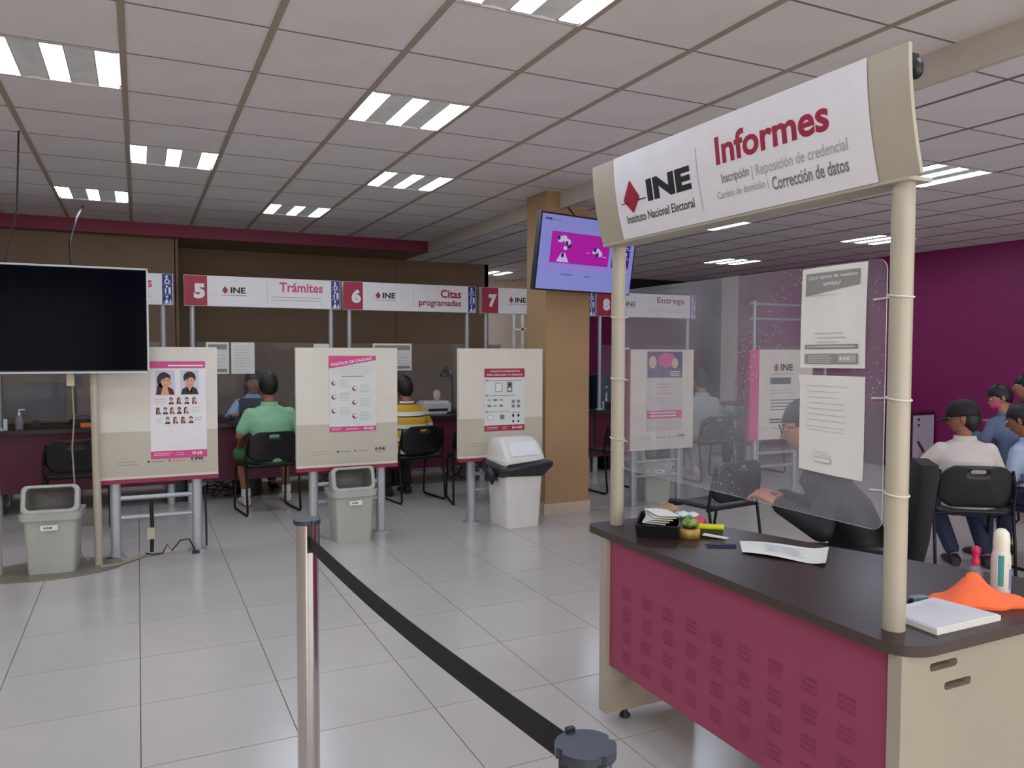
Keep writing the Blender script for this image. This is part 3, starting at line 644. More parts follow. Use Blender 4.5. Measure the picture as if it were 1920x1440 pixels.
chairs = [((-.47, 7.45), 2, 'black chair behind the screen stand, seen between its poles'),
 ((1.06, 7.44), 8, 'black chair under the man in the green polo'), ((2.46, 7.40), 9, 'black chair under the man in yellow stripes'),
 ((2.98, 7.08), -12, 'black sled chair hidden behind the requirements board and white bin'), ((4.55, 7.0), 5, 'black chair behind the left sign post near counter 8'),
 ((3.58, 4.22), 8, 'empty black chair with oval handle hole just behind the information desk'), ((4.98, 3.37), -36, 'black chair under the man in the black cap'),
 ((5.62, 3.18), -4, 'black chair at the right edge under the person in pale blue'), ((5.93, 7.15), 0, 'black chair under the grey-clad person behind the acrylic'),
 ((6.85, 7.3), 0, 'black chair under the person in dark green'), ((7.12, 4.31), -10, 'black chair under the person in the denim jacket'), ((7.84, 4.58), -10, 'black chair farthest at the right edge under the dark-haired person')]
pc = None
for (x, y), a, lb in chairs:
    o = pc = make_chair() if pc is None else None or pc
    if 'used' in pc: o = copy_tree(pc)
    pc['used'] = 1; 
    if 'used' in o and o is not pc: del o['used']
    o.location = (x, y, 0); o.rotation_euler = (0, 0, math.radians(a)); o['label'] = lb; o['group'] = 'black sled chairs'
del pc['used']

# ================================================================ STANCHIONS AND BELT
def stanchion(x, y, label, slot_angles, part):
    t = thing('belt_stanchion', label, 'stanchion', (x, y, 0), 0, 'steel belt stanchions')
    MB().lathe([(.16, 0), (.16, .013), (.15, .025), (.055, .045), (.036, .05)], CHROME, 32).build('base', t)
    MB().lathe([(.0336, .05), (.0336, .946)], CHROME, 32).build('post', t)
    c = MB(); pts = []
    for k in range(72):
        q = 2*PI*k/72; r = .0408 if math.cos(4*q-4*slot_angles[0]) < .86 else .036; pts.append((r*math.cos(q), r*math.sin(q)))
    c.prism(pts, .014, mat('cap_black', (52, 56, 70), .4, noise=.06, nscale=30), M=T(0, 0, .946)); c.build('cap', t)
    for a in slot_angles:
        MB().box(.030, .0365, -.008, .008, .862, .948, BLACKPL, M=Matrix.Rotation(a, 4, 'Z')).build('belt_slot', t)
    return t
s1, s2 = Vector((.462, 2.419)), Vector((.524, .865))
db = (s2-s1).normalized(); aa = math.atan2(db.y, db.x)
stanchion(s1.x, s1.y, 'steel belt stanchion in front of the middle notice board', [aa, aa+PI/2, aa+PI], '')
stanchion(s2.x, s2.y, 'nearest steel belt stanchion at the bottom edge', [aa+PI, aa+PI/2, aa, aa-PI/2], '')
bl = MB(); nrm = Vector((-db.y, db.x, 0)); rings = []
p0 = s1+db*.034; p1 = s2-db*.038
for k in range(17):
    s = k/16; c = p0.lerp(p1, s); zt = .914+(.954-.914)*s-.018*math.sin(PI*s); h = .043
    rings.append([(c.x+nrm.x*d, c.y+nrm.y*d, z) for d, z in ((-.001, zt-h), (.001, zt-h), (.001, zt), (-.001, zt))])
bl.loft(rings, mat('black_webbing', (14, 15, 18), .75, noise=.1, nscale=60, bump=.4), smooth=False); t = bl.build('barrier_belt')
tag(t, 'black retractable belt stretched between the two steel stanchions', 'belt')
c = p1; MB().box(-.004, .004, -.006, .006, -.05, .012, BLACKPL, M=T(c.x, c.y, .954, aa)).build('end_clip', t)

# ================================================================ INFORMATION DESK
DZ = .77
dk = thing('information_desk', 'magenta and cream information desk with dark wood top', 'desk', (0, 0, 0))
def arc(cx, cy, r, a0, a1, n=6): return [(cx+r*math.cos(math.radians(a0+(a1-a0)*k/n)), cy+r*math.sin(math.radians(a0+(a1-a0)*k/n))) for k in range(n+1)]
top = arc(1.725, 1.322, .09, 180, 270) + [(2.3, 1.234)] + arc(2.42, 1.33, .095, 270, 360) + [(2.50, 1.5), (2.42, 1.66), (2.37, 1.78), (2.30, 1.95), (2.245, 2.1), (2.20, 2.25), (2.155, 2.38), (2.12, 2.50)] + arc(2.04, 2.66, .08, 20, 90) + arc(1.70, 2.69, .05, 90, 180)
b = MB(); n = len(top)
b.add([(x, y, DZ) for x, y in top], [tuple(range(n))], WOODTOP)
b.add([(x, y, DZ-.028) for x, y in top], [tuple(range(n))[::-1]], WOODEDGE)
cxm, cym = 2.0, 2.0
rings = [[(x, y, DZ-.028) for x, y in top], [(x, y, DZ-.006) for x, y in top], [(x, y, DZ) for x, y in top]]
b.loft(rings, WOODEDGE, caps=False); b.build('desktop', dk)
DESKCREAM = mat('desk_cream', (166, 156, 140), .42, noise=.04, nscale=3)
# end panels (near one with two cable slots cut through)
def slot_panel(x0, x1, y0, y1, z0, z1, slots, name):
    o = MB().box(x0, x1, y0, y1, z0, z1, DESKCREAM).build(name, dk)
    for (sx, sz, sw, sh) in slots:
        pts = [(sx+px, sz+pz) for px, pz in rrect(sw/2, sh/2, sh/2-.0005, 5)]
        cu = MB(); nn = len(pts); vs = [(px, y0-.05, pz) for px, pz in pts]+[(px, y1+.05, pz) for px, pz in pts]
        cu.add(vs, [tuple(range(nn))[::-1], tuple(range(nn, 2*nn))]+[(i, (i+1) % nn, nn+(i+1) % nn, nn+i) for i in range(nn)], DESKCREAM); co = cu.build('cut')
        m = o.modifiers.new('b', 'BOOLEAN'); m.operation = 'DIFFERENCE'; m.object = co; m.solver = 'EXACT'
        me = evalmesh(o); o.modifiers.clear(); o.data = me; bpy.data.objects.remove(co)
    return o
slot_panel(1.652, 2.42, 1.262, 1.30, .04, DZ-.028, [(1.806, .697, .104, .021), (1.862, .640, .104, .021)], 'end_panel')
slot_panel(1.652, 2.10, 2.575, 2.625, .04, DZ-.028, [(1.92, .135, .16, .035)], 'end_panel')
MB().box(1.668, 1.684, 1.30, 2.575, .235, DZ-.028, MAGPANEL).build('front_panel', dk)
pf = MB()
for r in range(4):
    for c in range(9):
        yc = 2.455-c*.128; zc = .545-r*.083
        for k in range(7):
            for q in range(3):
                yy = yc-.028+k*.0085+q*.0015; zz = zc+.018-q*.017
                pf.add([(1.6672, yy, zz), (1.6672, yy+.003, zz), (1.6672, yy+.0075, zz+.012), (1.6672, yy+.0045, zz+.012)], [(0, 1, 2, 3)], mat('perforation_shade', (134, 46, 76), .7, noise=0))
pf = pf.build('perforations', dk); pf['kind'] = 'stuff'
for x, y in ((1.76, 2.60), (2.05, 2.60), (1.76, 1.28), (2.3, 1.28)): MB().lathe([(.022, 0), (.022, .01), (.012, .018), (.01, .04)], BLACKPL, 14, M=T(x, y, 0)).build('foot', dk)
MB().tube([(1.80, 2.57, .17), (1.80, 2.35, .17)], .018, BLACKMT).build('rail', dk)

# the sign over the desk
sg = thing('information_sign', 'large white Informes sign on two cream posts over the desk', 'sign', (0, 0, 0))
for (x, y) in ((1.763, 2.675), (1.733, 1.350)):
    MB().tube([(x, y, DZ), (x, y, 1.93)], .0275, CREAM, 18).build('post', sg)
def prof(s):   # s 0 bottom .. 1 top -> x, z
    return 1.69-.052*(1-max(0, 1-s)**1.8), 1.905+(2.205-1.905)*s
YF_, YN_ = 2.68, 1.272
b = MB(); rings = []
for k in range(13):
    x, z = prof(k/12); rings.append([(x, YF_, z), (x, YN_, z), (x+.012, YN_, z), (x+.012, YF_, z)])
b.loft(rings, CREAM, smooth=False)
b.box(1.69, 1.775, YN_+.03, YF_, 1.897, 1.907, CREAM)
b.build('sign_body', sg)
WY0, WY1 = 2.524, 1.386
def bendw(v):
    x, z = prof(v.y/.303); return Vector((x-.003-v.z*1.3, WY0-v.x, z))
p = Print(.02); W = WY0-WY1; H = .303
p.rect(0, W, 0, H, WHITE, 0)

for k in range(12):
    ya, yb = .085+.01*k, .095+.01*k; wf_ = lambda y: .0525*(1-abs(y-.137)/(.052 if y < .137 else .069)); p.poly([(.0975-max(0, wf_(ya)), ya), (.0975+max(0, wf_(ya)), ya), (.0975+max(0, wf_(yb)), yb), (.0975-max(0, wf_(yb)), yb)], CRIM, 1)
p.rect(.03, .03, .1, .1, INK, 1); p.rect(.03, .075, .125, .129, INK, 1); p.rect(.13, .185, .125, .129, INK, 1)
p.text('INE', .195, .44, .112, .188, INK, 1, bold=2.4)
p.text('Instituto Nacional Electoral', .05, .44, .052, .082, INK, 1, bold=.4)
p.rect(.475, .478, .035, .235, LGREY, 1)
p.text('Informes', .57, 1.015, .158, .245, CRIM, 1, bold=1.2)
p.text('Inscripción', .585, .705, .092, .130, GREYINK, 1, bold=.5); p.text('| Reposición de credencial', .717, 1.065, .086, .127, LGREY, 1, bold=.3)
p.text('Cambio de domicilio |', .555, .775, .049, .079, LGREY, 1, bold=.3); p.text('Corrección de datos', .79, 1.06, .042, .080, GREYINK, 1, bold=.8)
p.build('sign_print', sg, (0, 0, 0), (1, 0, 0), (0, 0, 1), bend=bendw)
t = MB().ell((1.685, 1.288, 2.155), (.018, .018, .026), BLACKPL, 16, 10).box(1.66, 1.685, 1.28, 1.30, 2.15, 2.186, BLACKPL).build('dome_camera'); tag(t, 'small black dome behind the upper right end of the Informes sign', 'camera')

# acrylic pane between the posts, tied on
pn = thing('acrylic_screen', 'smeared clear acrylic screen tied between the desk sign posts', 'screen', (0, 0, 0))
a0, a1, z0_, z1_ = 1.405, 2.615, 1.008, 1.722
pts = [(y-2.01, z-1.365) for y, z in [((a0+a1)/2+x, (z0_+z1_)/2+zz) for x, zz in rrect((a1-a0)/2, (z1_-z0_)/2, .03, 5)]]
vsF = [(1.748, 2.01+y, 1.365+z) for y, z in pts]; vsB = [(1.752, 2.01+y, 1.365+z) for y, z in pts]; n = len(pts)
MB().add(vsF, [tuple(range(n))], ACRYL).build('pane', pn)
MB().add(vsF+[(1.7515, v[1], v[2]) for v in vsF], [(i, (i+1) % n, n+(i+1) % n, n+i) for i in range(n)], ACEDGE).build('pane_edge', pn)
TIE = mat('white_nylon', (205, 200, 186), .4, noise=0)
for (px, py, zs, inner) in ((1.733, 1.350, (1.619, 1.36, 1.118), 1.44), (1.763, 2.675, (1.616, 1.369, 1.125), 2.58)):
    for z in zs:
        k = MB().tube([(px+.029*math.cos(q), py+.029*math.sin(q), z+.004*math.sin(q)) for q in [2*PI*i/20 for i in range(20)]], .0028, TIE, 6, closed=True)
        k.tube([(1.745, py+.028*(1 if inner > py else -1), z), (1.744, inner, z-.004)], .0028, TIE, 6); k.build('zip_tie', pn)
def sheet(name, label, cat, f, nu, nv, m, art=None, W=1, H=1):
    t = thing(name, label, cat); vs = [f(i/nu, j/nv) for j in range(nv+1) for i in range(nu+1)]
    MB().add(vs, [(j*(nu+1)+i, j*(nu+1)+i+1, (j+1)*(nu+1)+i+1, (j+1)*(nu+1)+i) for j in range(nv) for i in range(nu)], m, True).build('sheet', t)
    if art:
        p = Print(.012); art(p); p.build('sheet_print', t, (0, 0, 0), (1, 0, 0), (0, 0, 1), bend=lambda v: Vector(f(v.x/W, v.y/H))+Vector((-.0012-v.z, 0, 0)))
    return t
def f1(s, v): return (1.7445-.006*math.sin(PI*s)-.004*(1-v), 1.685-.225*s+.002*math.sin(3*v), 1.432+(1.716-1.432)*v+.002*s)
def a_1(p):
    p.rect(.018, .205, .205, .268, GREYPAPER, 1, sh=.022)
    p.text('¿Qué opinas de nuestro', .028, .197, .248, .261, WHITE, 2, bold=.5); p.text('servicio?', .085, .145, .230, .243, WHITE, 2, bold=.5)
    for k in range(3): p.lines(.055+.006*k, .165, .098-.012*k, 1, .01, LGREY, 1, .0018)
    p.rect(.02, .205, .054, .066, GREYPAPER, 1); p.rect(.03, .195, .059, .061, PAPER, 2)
    p.rect(.02, .205, .012, .040, GREYPAPER, 1); p.lines(.035, .125, .035, 4, .006, PAPER, 2, .0015); p.rect(.143, .2, .016, .037, LGREY, 2); p.ine(.148, .022, .0095, 3, mark=WHITE, ink=WHITE, sub=False)
    p.lines(.04, .14, .205, 1, .01, LGREY, 1, .0015)
sheet('taped_notice', 'white survey notice with grey header taped high on the acrylic screen', 'notice', f1, 6, 8, PAPER, a_1, .225, .284)
def f2(s, v):
    return (1.7445-.007*math.sin(PI*s)-.01*max(0, .25-v)*s, 1.688-.226*s+(.006*(1-s) if v > .93 else 0), 1.138+.274*v-.006*s*(1-v)+(.0))
def a_2(p):
    for k in range(7): p.lines(.03+.004*(k % 2), .175, .245-.016*k, 1, .01, LGREY, 1, .0012, .2)
    p.lines(.03, .18, .13, 2, .01, LGREY, 1, .001); p.lines(.06, .13, .06, 2, .008, LGREY, 1, .001); p.rect(.065, .125, .03, .045, LGREY, 1); p.rect(.067, .123, .032, .043, PAPER, 2)
sheet('taped_notice', 'faint printed white letter taped low on the acrylic screen', 'notice', f2, 6, 10, PAPER, a_2, .226, .274)

# things on the desk
def tray():
    t = thing('desk_tray', 'black plastic tray at the far end of the information desk', 'tray', (1.845, 2.50, DZ), math.radians(50))
    o = rrect(.14, .085, .02, 4); i_ = rrect(.133, .078, .018, 4)
    r = lambda P_, s, z: [(x*s, y*s, z) for x, y in P_]
    MB().loft([r(o, .9, 0), r(o, 1, .05), r(i_, 1, .05), r(i_, .9, .006), r(i_, .02, .006)], BLACKPL, caps=True, smooth=False).build('tray_body', t)
tray()
for k, (x, y, a, lb) in enumerate([(1.84, 2.515, 48, 'white paper slips heaped in the black desk tray'), ]):
    t = MB()
    for q in range(5): t.box(-.07, .07, -.045, .045, q*.004, q*.004+.003, PAPER, M=T(x+.004*q, y-.004*q, DZ+.04+.004*q, math.radians(a+7*q), rx=.05))
    tag(t.build('paper_slips'), lb, 'paper')
PLB = mat('tan_plastic_bag', (158, 132, 102), .35, noise=.25, nscale=18, bump=.8, bscale=25)
t = MB().ell((1.93, 2.575, DZ+.045), (.06, .045, .042), PLB, 20, 12, M=None, fn=lambda d: d*(1+.16*math.sin(7*d.x+3*d.y)+.12*math.sin(9*d.z+4*d.x))).build('plastic_bag'); tag(t, 'crumpled tan plastic bag beyond the black desk tray', 'bag')
SW = [mat('sweet_'+k, c, .35, noise=.1) for k, c in (('white', (215, 220, 215)), ('teal', (20, 130, 125)), ('pink', (210, 60, 100)), ('green', (60, 130, 80)), ('dark', (60, 10, 30)))]
t = thing('wrapped_snack', 'crumpled white, teal and pink snack wrapper beside the tan bag', 'wrapper', (1.965, 2.465, DZ))
for k, (x, y, z, c) in enumerate([(-.01, .03, .055, 0), (.03, .02, .05, 0), (-.005, 0, .03, 1), (.035, -.015, .028, 2), (.045, 0, .012, 4), (-.03, .035, .05, 3)]):
    MB().ell((x, y, z), (.03, .026, .026 if z < .05 else .014), SW[c], 12, 8, fn=lambda d: d*(1+.2*math.sin(8*d.x+6*d.z))).build('wrapper_fold', t)
TAPE = mat('tape_amber', (170, 140, 70), .25, noise=.25, nscale=30)
t = MB(); t.loft([[(r*math.cos(q), r*math.sin(q), z) for q in [2*PI*k/28 for k in range(28)]] for r, z in ((.026, 0), (.042, 0), (.042, .035), (.026, .035), (.026, 0))], TAPE, caps=False); o = t.build('tape_roll', loc=(1.89, 2.37, DZ)); tag(o, 'amber roll of sticky tape lying near the tray', 'tape')
t = MB().ell((1.90, 2.38, DZ+.052), (.034, .03, .018), mat('candy_mix', (130, 150, 70), .4, noise=.5, nscale=60), 14, 8, fn=lambda d: d*(1+.2*math.sin(11*d.x+7*d.y))).build('plastic_packet'); tag(t, 'small crumpled yellow-green packet on the tape roll', 'packet')
t = thing('highlighter', 'yellow highlighter pen beside the tape roll', 'marker', (1.975, 2.37, DZ+.032), math.radians(-38))
MB().tube([(-.06, 0, 0), (.035, 0, 0)], .011, mat('highlighter_yellow', (205, 205, 20), .4, noise=.02), 10).build('barrel', t); MB().tube([(.035, 0, 0), (.065, 0, 0)], .0118, MATS['highlighter_yellow'], 10).build('cap', t)
MB().box(-.05, .06, -.012, .012, -.032, -.012, mat('dark_green_box', (40, 60, 24), .5)).build('rest', t)
t = MB().prism([(0, 0), (.09, -.012), (.1, .012), (.01, .03)], .004, PAPER, M=T(1.925, 2.335, DZ+.01, math.radians(-35), ry=.1)).build('paper_scrap'); tag(t, 'folded white paper scrap below the yellow highlighter', 'paper')
t = thing('ballpoint_pen', 'dark blue pen tip poking from under the loose sheets', 'pen', (1.905, 2.20, DZ+.006), math.radians(150))
MB().tube([(-.05, 0, 0), (.05, 0, 0)], .005, mat('pen_blue', (24, 36, 90), .3), 8).build('barrel', t); MB().tube([(.05, 0, 0), (.062, 0, 0)], .004, INK, 8, rs=[.004, .001]).build('tip', t)
def f3(s, v): 
    A = Vector((1.905, 2.095)); B_ = Vector((2.01, 2.225)); C = Vector((2.215, 1.995)); D = Vector((2.035, 1.845))
    q = (A.lerp(D, s)).lerp(B_.lerp(C, s), v); return (q.x, q.y, DZ+.005+.012*(max(0, s-.75)*4)**2+.004*math.sin(5*s))
t = sheet('loose_sheets', 'two loose white printed sheets on the desk in front of the seated woman', 'paper', f3, 12, 6, PAPER)
p = Print(); p.lines(.3, .75, .8, 6, .1, LBL_BG, 1, .03); p.build('sheet_print', t, (0, 0, 0), (1, 0, 0), (0, 0, 1), bend=lambda v: Vector(f3(v.x, v.y))+Vector((0, 0, .002)))
t = thing('note_pad', 'thick pad of white forms at the near corner of the desk', 'pad', (0, 0, DZ))
pts = [(1.792, 1.272), (2.045, 1.272), (2.02, 1.44), (1.80, 1.425)]
MB().prism(pts, .014, PAPER).build('page_block', t); MB().prism([(x+.004*(1 if x < 1.9 else -1), y+.004) for x, y in pts], .0165, mat('pad_top', (206, 206, 212), .7, noise=.02)).build('top_sheet', t)
p = Print(); p.lines(.06, .2, .13, 8, .014, LGREY, 1, .001);  p.build('sheet_print', t, (1.80, 1.28, .0168), (1, 0, 0), (0, 1, 0))
CLO = mat('orange_cloth', (245, 112, 66), .8, noise=.05, nscale=20, bump=.6, bscale=120)
def cloth():
    vs = []; N = 44; Mm = 26
    for j in range(Mm+1):
        for i in range(N):
            q = 2*PI*i/N; r = j/Mm; R_ = (.112+.03*math.sin(2*q+.6)+.012*math.sin(5*q+1))
            x = R_*r*1.1*math.cos(q); y = R_*r*.62*math.sin(q)
            z = .075*math.exp(-((x+.015)**2/.0028+(y)**2/.0022)) + .028*math.exp(-((x-.10)**2/.0016+(y+.01)**2/.002)) + .012*(1-r)+.006*math.sin(38*x+12*y)*(r > .25)*(1-.3*r)+.006*math.sin(3*q)*r
            if r > .93: z = max(0, z*.25)
            vs.append((x, y, max(.002, z+.003)))
    fs = [(j*N+i, j*N+(i+1) % N, (j+1)*N+(i+1) % N, (j+1)*N+i) for j in range(Mm) for i in range(N)]
    b = MB().add(vs, fs, CLO, True); b.add([(v[0], v[1], 0) for v in vs[-N:]]+vs[-N:], [(i, (i+1) % N, N+(i+1) % N, N+i) for i in range(N)], CLO, True)
    return b.build('cleaning_cloth', loc=(2.125, 1.388, DZ), rz=math.radians(-38))
tag(cloth(), 'crumpled orange cloth heaped on the near end of the desk', 'cloth')
t = thing('eyeglass_case', 'small teal and black slim case beside the right post', 'case', (1.955, 1.475, DZ), math.radians(-10))
MB().bevbox(-.07, .06, -.013, .013, 0, .016, .012, mat('case_teal', (90, 130, 126), .4, noise=.1)).build('shell', t); MB().bevbox(-.02, .005, -.0135, .0135, .002, .0165, .005, BLACKPL).build('clasp', t)
t = thing('spray_bottle', 'white bottle with teal label behind the orange cloth', 'bottle', (2.268, 1.415, DZ))
MB().lathe([(.024, 0), (.026, .01), (.026, .10), (.025, .115), (.022, .13)], mat('bottle_pale', (222, 214, 206), .35, noise=.03), 20).build('body', t)
MB().lathe([(.022, .13), (.022, .165), (.019, .183), (.010, .193), (.002, .195)], mat('bottle_cap_cream', (226, 224, 204), .4), 20).build('cap', t)
p = Print(); 
def cyl(cx, cy, r, a0):
    return lambda v: Vector((r*math.cos(a0+v.x/r)*(1+v.z*20), r*math.sin(a0+v.x/r)*(1+v.z*20), v.y))
for k in range(6): p.rect(k*.003, k*.003+.003, .03, .12, mat('label_teal', (60, 150, 150), .5, noise=0) if k > 0 else WHITE, 1)
p.rect(.035, .05, .02, .08, mat('label_blue', (110, 140, 190), .5, noise=0), 1); p.rect(.03, .055, .09, .094, MATS['label_blue'], 1); p.build('label', t, (0, 0, 0), (1, 0, 0), (0, 0, 1), bend=cyl(0, 0, .0265, math.radians(190)))
t = thing('sanitizer_bottle', 'small clear bottle with pink pump beside the white bottle', 'bottle', (2.245, 1.475, DZ))
MB().lathe([(.018, 0), (.02, .006), (.02, .055), (.014, .07), (.009, .076)], mat('clear_gel', (150, 150, 160), .2, alpha=.55), 16).build('body', t)
MB().lathe([(.011, .074), (.012, .09), (.008, .1), (.013, .115), (.012, .128), (.004, .132)], mat('pump_pink', (205, 40, 90), .35), 16).build('pump', t)

# ================================================================ LIT SCREEN ON THE PILLAR
ux = Vector((.978, .208, 0)); upv = Matrix.Rotation(math.radians(9), 3, ux) @ Vector((0, 0, 1)); 
upv = Vector((.208*math.sin(math.radians(9)), -.978*math.sin(math.radians(9)), math.cos(math.radians(9))))
nn = ux.cross(upv)
TVW, TVH = 1.12, .635
org = Vector((2.93, 5.70, 1.985))
MT = Matrix(((ux.x, upv.x, nn.x, org.x), (ux.y, upv.y, nn.y, org.y), (ux.z, upv.z, nn.z, org.z), (0, 0, 0, 1)))
t = thing('wall_screen', 'lit flat screen with magenta picture on the tan pillar', 'screen')
MB().box(0, TVW, 0, TVH, -.05, 0, BLACKPL, M=MT).build('case', t)
SCB = mat('screen_lilac', (128, 136, 205), .3, emit=.55, noise=0); SCM = mat('screen_magenta', (170, 22, 160), .3, emit=.5, noise=0); SCD = mat('screen_purple', (66, 24, 120), .3, emit=.4, noise=0)
SCL = mat('screen_pink_line', (190, 110, 210), .3, emit=.5, noise=0); SCW = mat('screen_white', (190, 190, 225), .3, emit=.5, noise=0); SCN = mat('screen_navy', (40, 36, 100), .3, emit=.4, noise=0)
MB().box(.014, TVW-.014, .014, TVH-.014, 0, .002, SCB, M=MT).build('display', t)
p = Print(); p.b = MB()
p.rect(.13, .80, .235, .49, SCM, 4)
for (x, y, r) in ((.23, .43, .035), (.27, .44, .03), (.31, .41, .035), (.33, .38, .025), (.29, .36, .022), (.27, .28, .035), (.66, .36, .032), (.62, .35, .02), (.69, .34, .03)): p.ell(x, y, r, r*.8, random.choice([SCW, SCN, SCW]), 5)
for (x, y) in ((.21, .44), (.3, .4), (.265, .3), (.63, .37), (.66, .33)): p.ell(x, y, .016, .02, SCN, 6)
p.poly([(.2, .245), (.25, .32), (.29, .32), (.34, .245)], SCW, 5); p.rect(.53, .57, .335, .34, SCW, 5); p.rect(.72, .77, .315, .32, SCW, 5)
p.rect(.05, 1.08, .195, .205, SCL, 4)
for r in range(3):
    for c in range(2): p.rect(.84+c*.115, .94+c*.115, .235+r*.085, .312+r*.085, SCD, 4); p.ell(.89+c*.115, .275+r*.085, .018, .018, SCW, 5, 8); p.rect(.86+c*.115, .92+c*.115, .245+r*.085, .25+r*.085, SCW, 5)
p.text('INE', .05, .12, .575, .592, INK, 4, bold=2); p.text('Instituto Nacional', .125, .22, .575, .589, GREYINK, 4); p.rect(.26, .48, .53, .534, SCL, 4)
p.rect(.27, .4, .14, .145, SCD, 4); p.rect(.54, .6, .135, .14, SCD, 4)
p.build('screen_picture', t, org, ux, upv)
MB().box(.45, .75, .15, .5, -.2, -.05, BLACKMT, M=MT).build('wall_arm', t)
tag(MB().tube([(3.475, 6.165, CZ-.02), (3.48, 6.15, 2.8), (3.50, 5.95, 2.62)], .007, CABLE, 6).build('screen_cable'), 'dark cable running up the pillar above the lit screen', 'cable')

# ================================================================ COUNTER EQUIPMENT
def monitor(label, x, y, z, w_, h_, rz=0):
    t = thing('monitor', label, 'monitor', (x, y, z), rz, 'computer monitors on the counters')
    MB().box(-w_/2, w_/2, -.02, .02, .06, .06+h_, BLACKPL).build('case', t); MB().box(-w_/2+.012, w_/2-.012, -.022, -.02, .075, .06+h_-.012, mat('monitor_back', (24, 25, 40), .35, noise=.05)).build('panel', t)
    MB().box(-.025, .025, -.01, .01, .008, .07, BLACKPL).bevbox(-.1, .1, -.07, .08, 0, .01, .02, BLACKPL).build('stand', t); return t
monitor('large dark monitor on the counter behind the screen stand', -.87, 8.5, .77, .5, .34, .1)
monitor('black monitor on the counter right of the tan pillar', 5.03, 8.4, .77, .3, .34, .2)
t = thing('office_telephone', 'black equipment heap beside the large dark monitor', 'telephone', (-.47, 8.5, .77)); MB().bevbox(-.12, .1, -.1, .1, 0, .06, .02, BLACKPL).build('base', t); MB().tube([(-.1, -.05, .08), (0, -.06, .1), (.09, -.05, .08)], .02, BLACKPL, 8).build('handset', t)
t = thing('desk_camera', 'black camera on a stalk beside the large dark monitor', 'camera', (-.55, 8.62, .77)); MB().tube([(0, 0, 0), (0, 0, .5)], .012, BLACKMT).bevbox(-.06, .06, -.06, .06, 0, .012, .02, BLACKMT).build('stalk', t); MB().box(-.06, .06, -.07, .05, .34, .46, BLACKPL).lathe([(.03, 0), (.03, .03)], INK, 12, M=T(0, -.07, .4, rx=PI/2)).build('camera_body', t)
t = MB().bevbox(-.05, .05, -.03, .03, 0, .035, .012, mat('orange_plastic', (230, 120, 50), .5), M=T(-.44, 8.2, .77)).build('stapler'); tag(t, 'small orange item on the counter beside the stand pole', 'stapler')
t = thing('gel_bottle', 'clear pump bottle on the counter beside the left screen pole', 'bottle', (-.965, 8.16, .77)); MB().lathe([(.03, 0), (.032, .01), (.032, .1), (.015, .125)], MATS['clear_gel'], 14).build('body', t); MB().lathe([(.012, .125), (.012, .15), (.005, .152), (.005, .175)], WHITEPL, 12).box(-.005, .045, -.006, .006, .17, .182, WHITEPL).build('pump', t)
t = thing('desk_lamp', 'black desk lamp with dome shade right of the yellow striped man', 'lamp', (3.23, 8.3, .77))
MB().lathe([(.07, 0), (.07, .015), (.02, .025)], BLACKMT, 20).build('base', t); MB().tube([(0, 0, .02), (0, 0, .3), (-.01, 0, .45), (-.06, 0, .5)], .011, BLACKMT, 8).build('arm', t)
MB().lathe([(.02, .06), (.045, .055), (.075, .0), (.078, -.02)], BLACKPL, 20, M=T(-.08, -.01, .44)).tube([(-.1, -.01, .5), (-.1, -.01, .53), (-.06, -.01, .53), (-.06, -.01, .5)], .006, BLACKPL, 6).build('shade', t)
t = thing('desk_lamp', 'small white round lamp in front of the black desk lamp', 'lamp', (3.08, 8.42, .77)); MB().lathe([(.05, 0), (.05, .01), (.012, .02)], WHITEPL, 16).tube([(0, 0, .01), (.02, 0, .18)], .008, WHITEPL, 6).build('stem', t); MB().ell((0, -.01, .21), (.045, .03, .06), mat('cream_shade', (208, 196, 158), .5), 14, 10).build('head', t)
t = thing('desk_printer', 'white and blue printer on the counter right of the striped man', 'printer', (3.06, 8.45, .77)); MB().bevbox(-.17, .17, -.14, .14, 0, .12, .02, WHITEPL).build('body', t); MB().bevbox(-.12, .12, -.145, .1, .03, .06, .01, mat('navy_plastic', (26, 38, 80), .4)).build('tray', t); MB().bevbox(-.15, .15, -.1, .12, .12, .14, .02, WHITEPL).build('lid', t)
t = thing('computer_tower', 'dark blue computer box with white mark on the counter right of the pillar', 'computer', (5.235, 8.3, .77)); MB().bevbox(-.08, .08, -.1, .2, 0, .42, .012, mat('tower_navy', (28, 44, 66), .4)).build('case', t)
p = Print(); p.ell(0, .27, .012, .014, WHITE); p.poly([(-.02, .1), (-.005, .2), (.015, .22), (.005, .14), (.02, .1)], WHITE); p.build('front_mark', t, (0, -.101, 0), (1, 0, 0), (0, 0, 1))
# computers and cable tangles under the counters
k = 0
for x, lb in ((-.6, 'dark computer tower under the counter behind the stand'), (.35, 'dark computer tower under counter 4 right end'), (1.0, 'dark computer tower under the counter before the man in green'), (2.55, 'dark computer tower under the counter before the striped man'), (5.3, 'dark computer tower under counter 8')):
    t = thing('computer_tower', lb, 'computer', (x, 8.45, 0), .1*k, 'computer towers under the counters'); MB().bevbox(-.09, .09, -.2, .2, .01, .4, .01, BLACKPL).build('case', t); MB().box(-.06, .06, -.206, -.2, .25, .36, mat('drive_grey', (80, 80, 84), .5)).build('drive_bay', t); k += 1
for x, lb in ((.75, 'tangle of dark cables under the counter beside the portrait board'), (2.15, 'tangle of dark cables under the middle counters'), (3.6, 'tangle of dark cables under the counter behind the white bin')):
    b = MB()
    for q in range(7):
        px = x+random.uniform(-.3, .1); b.tube([(px+random.uniform(-.05, .3)*i/4, 8.3+random.uniform(-.1, .25), .02+random.random()*(.18 if 0 < i < 5 else .01)) for i in range(6)], .007, BLACKPL, 5)
    tag(b.build('cable_tangle'), lb, 'cables')
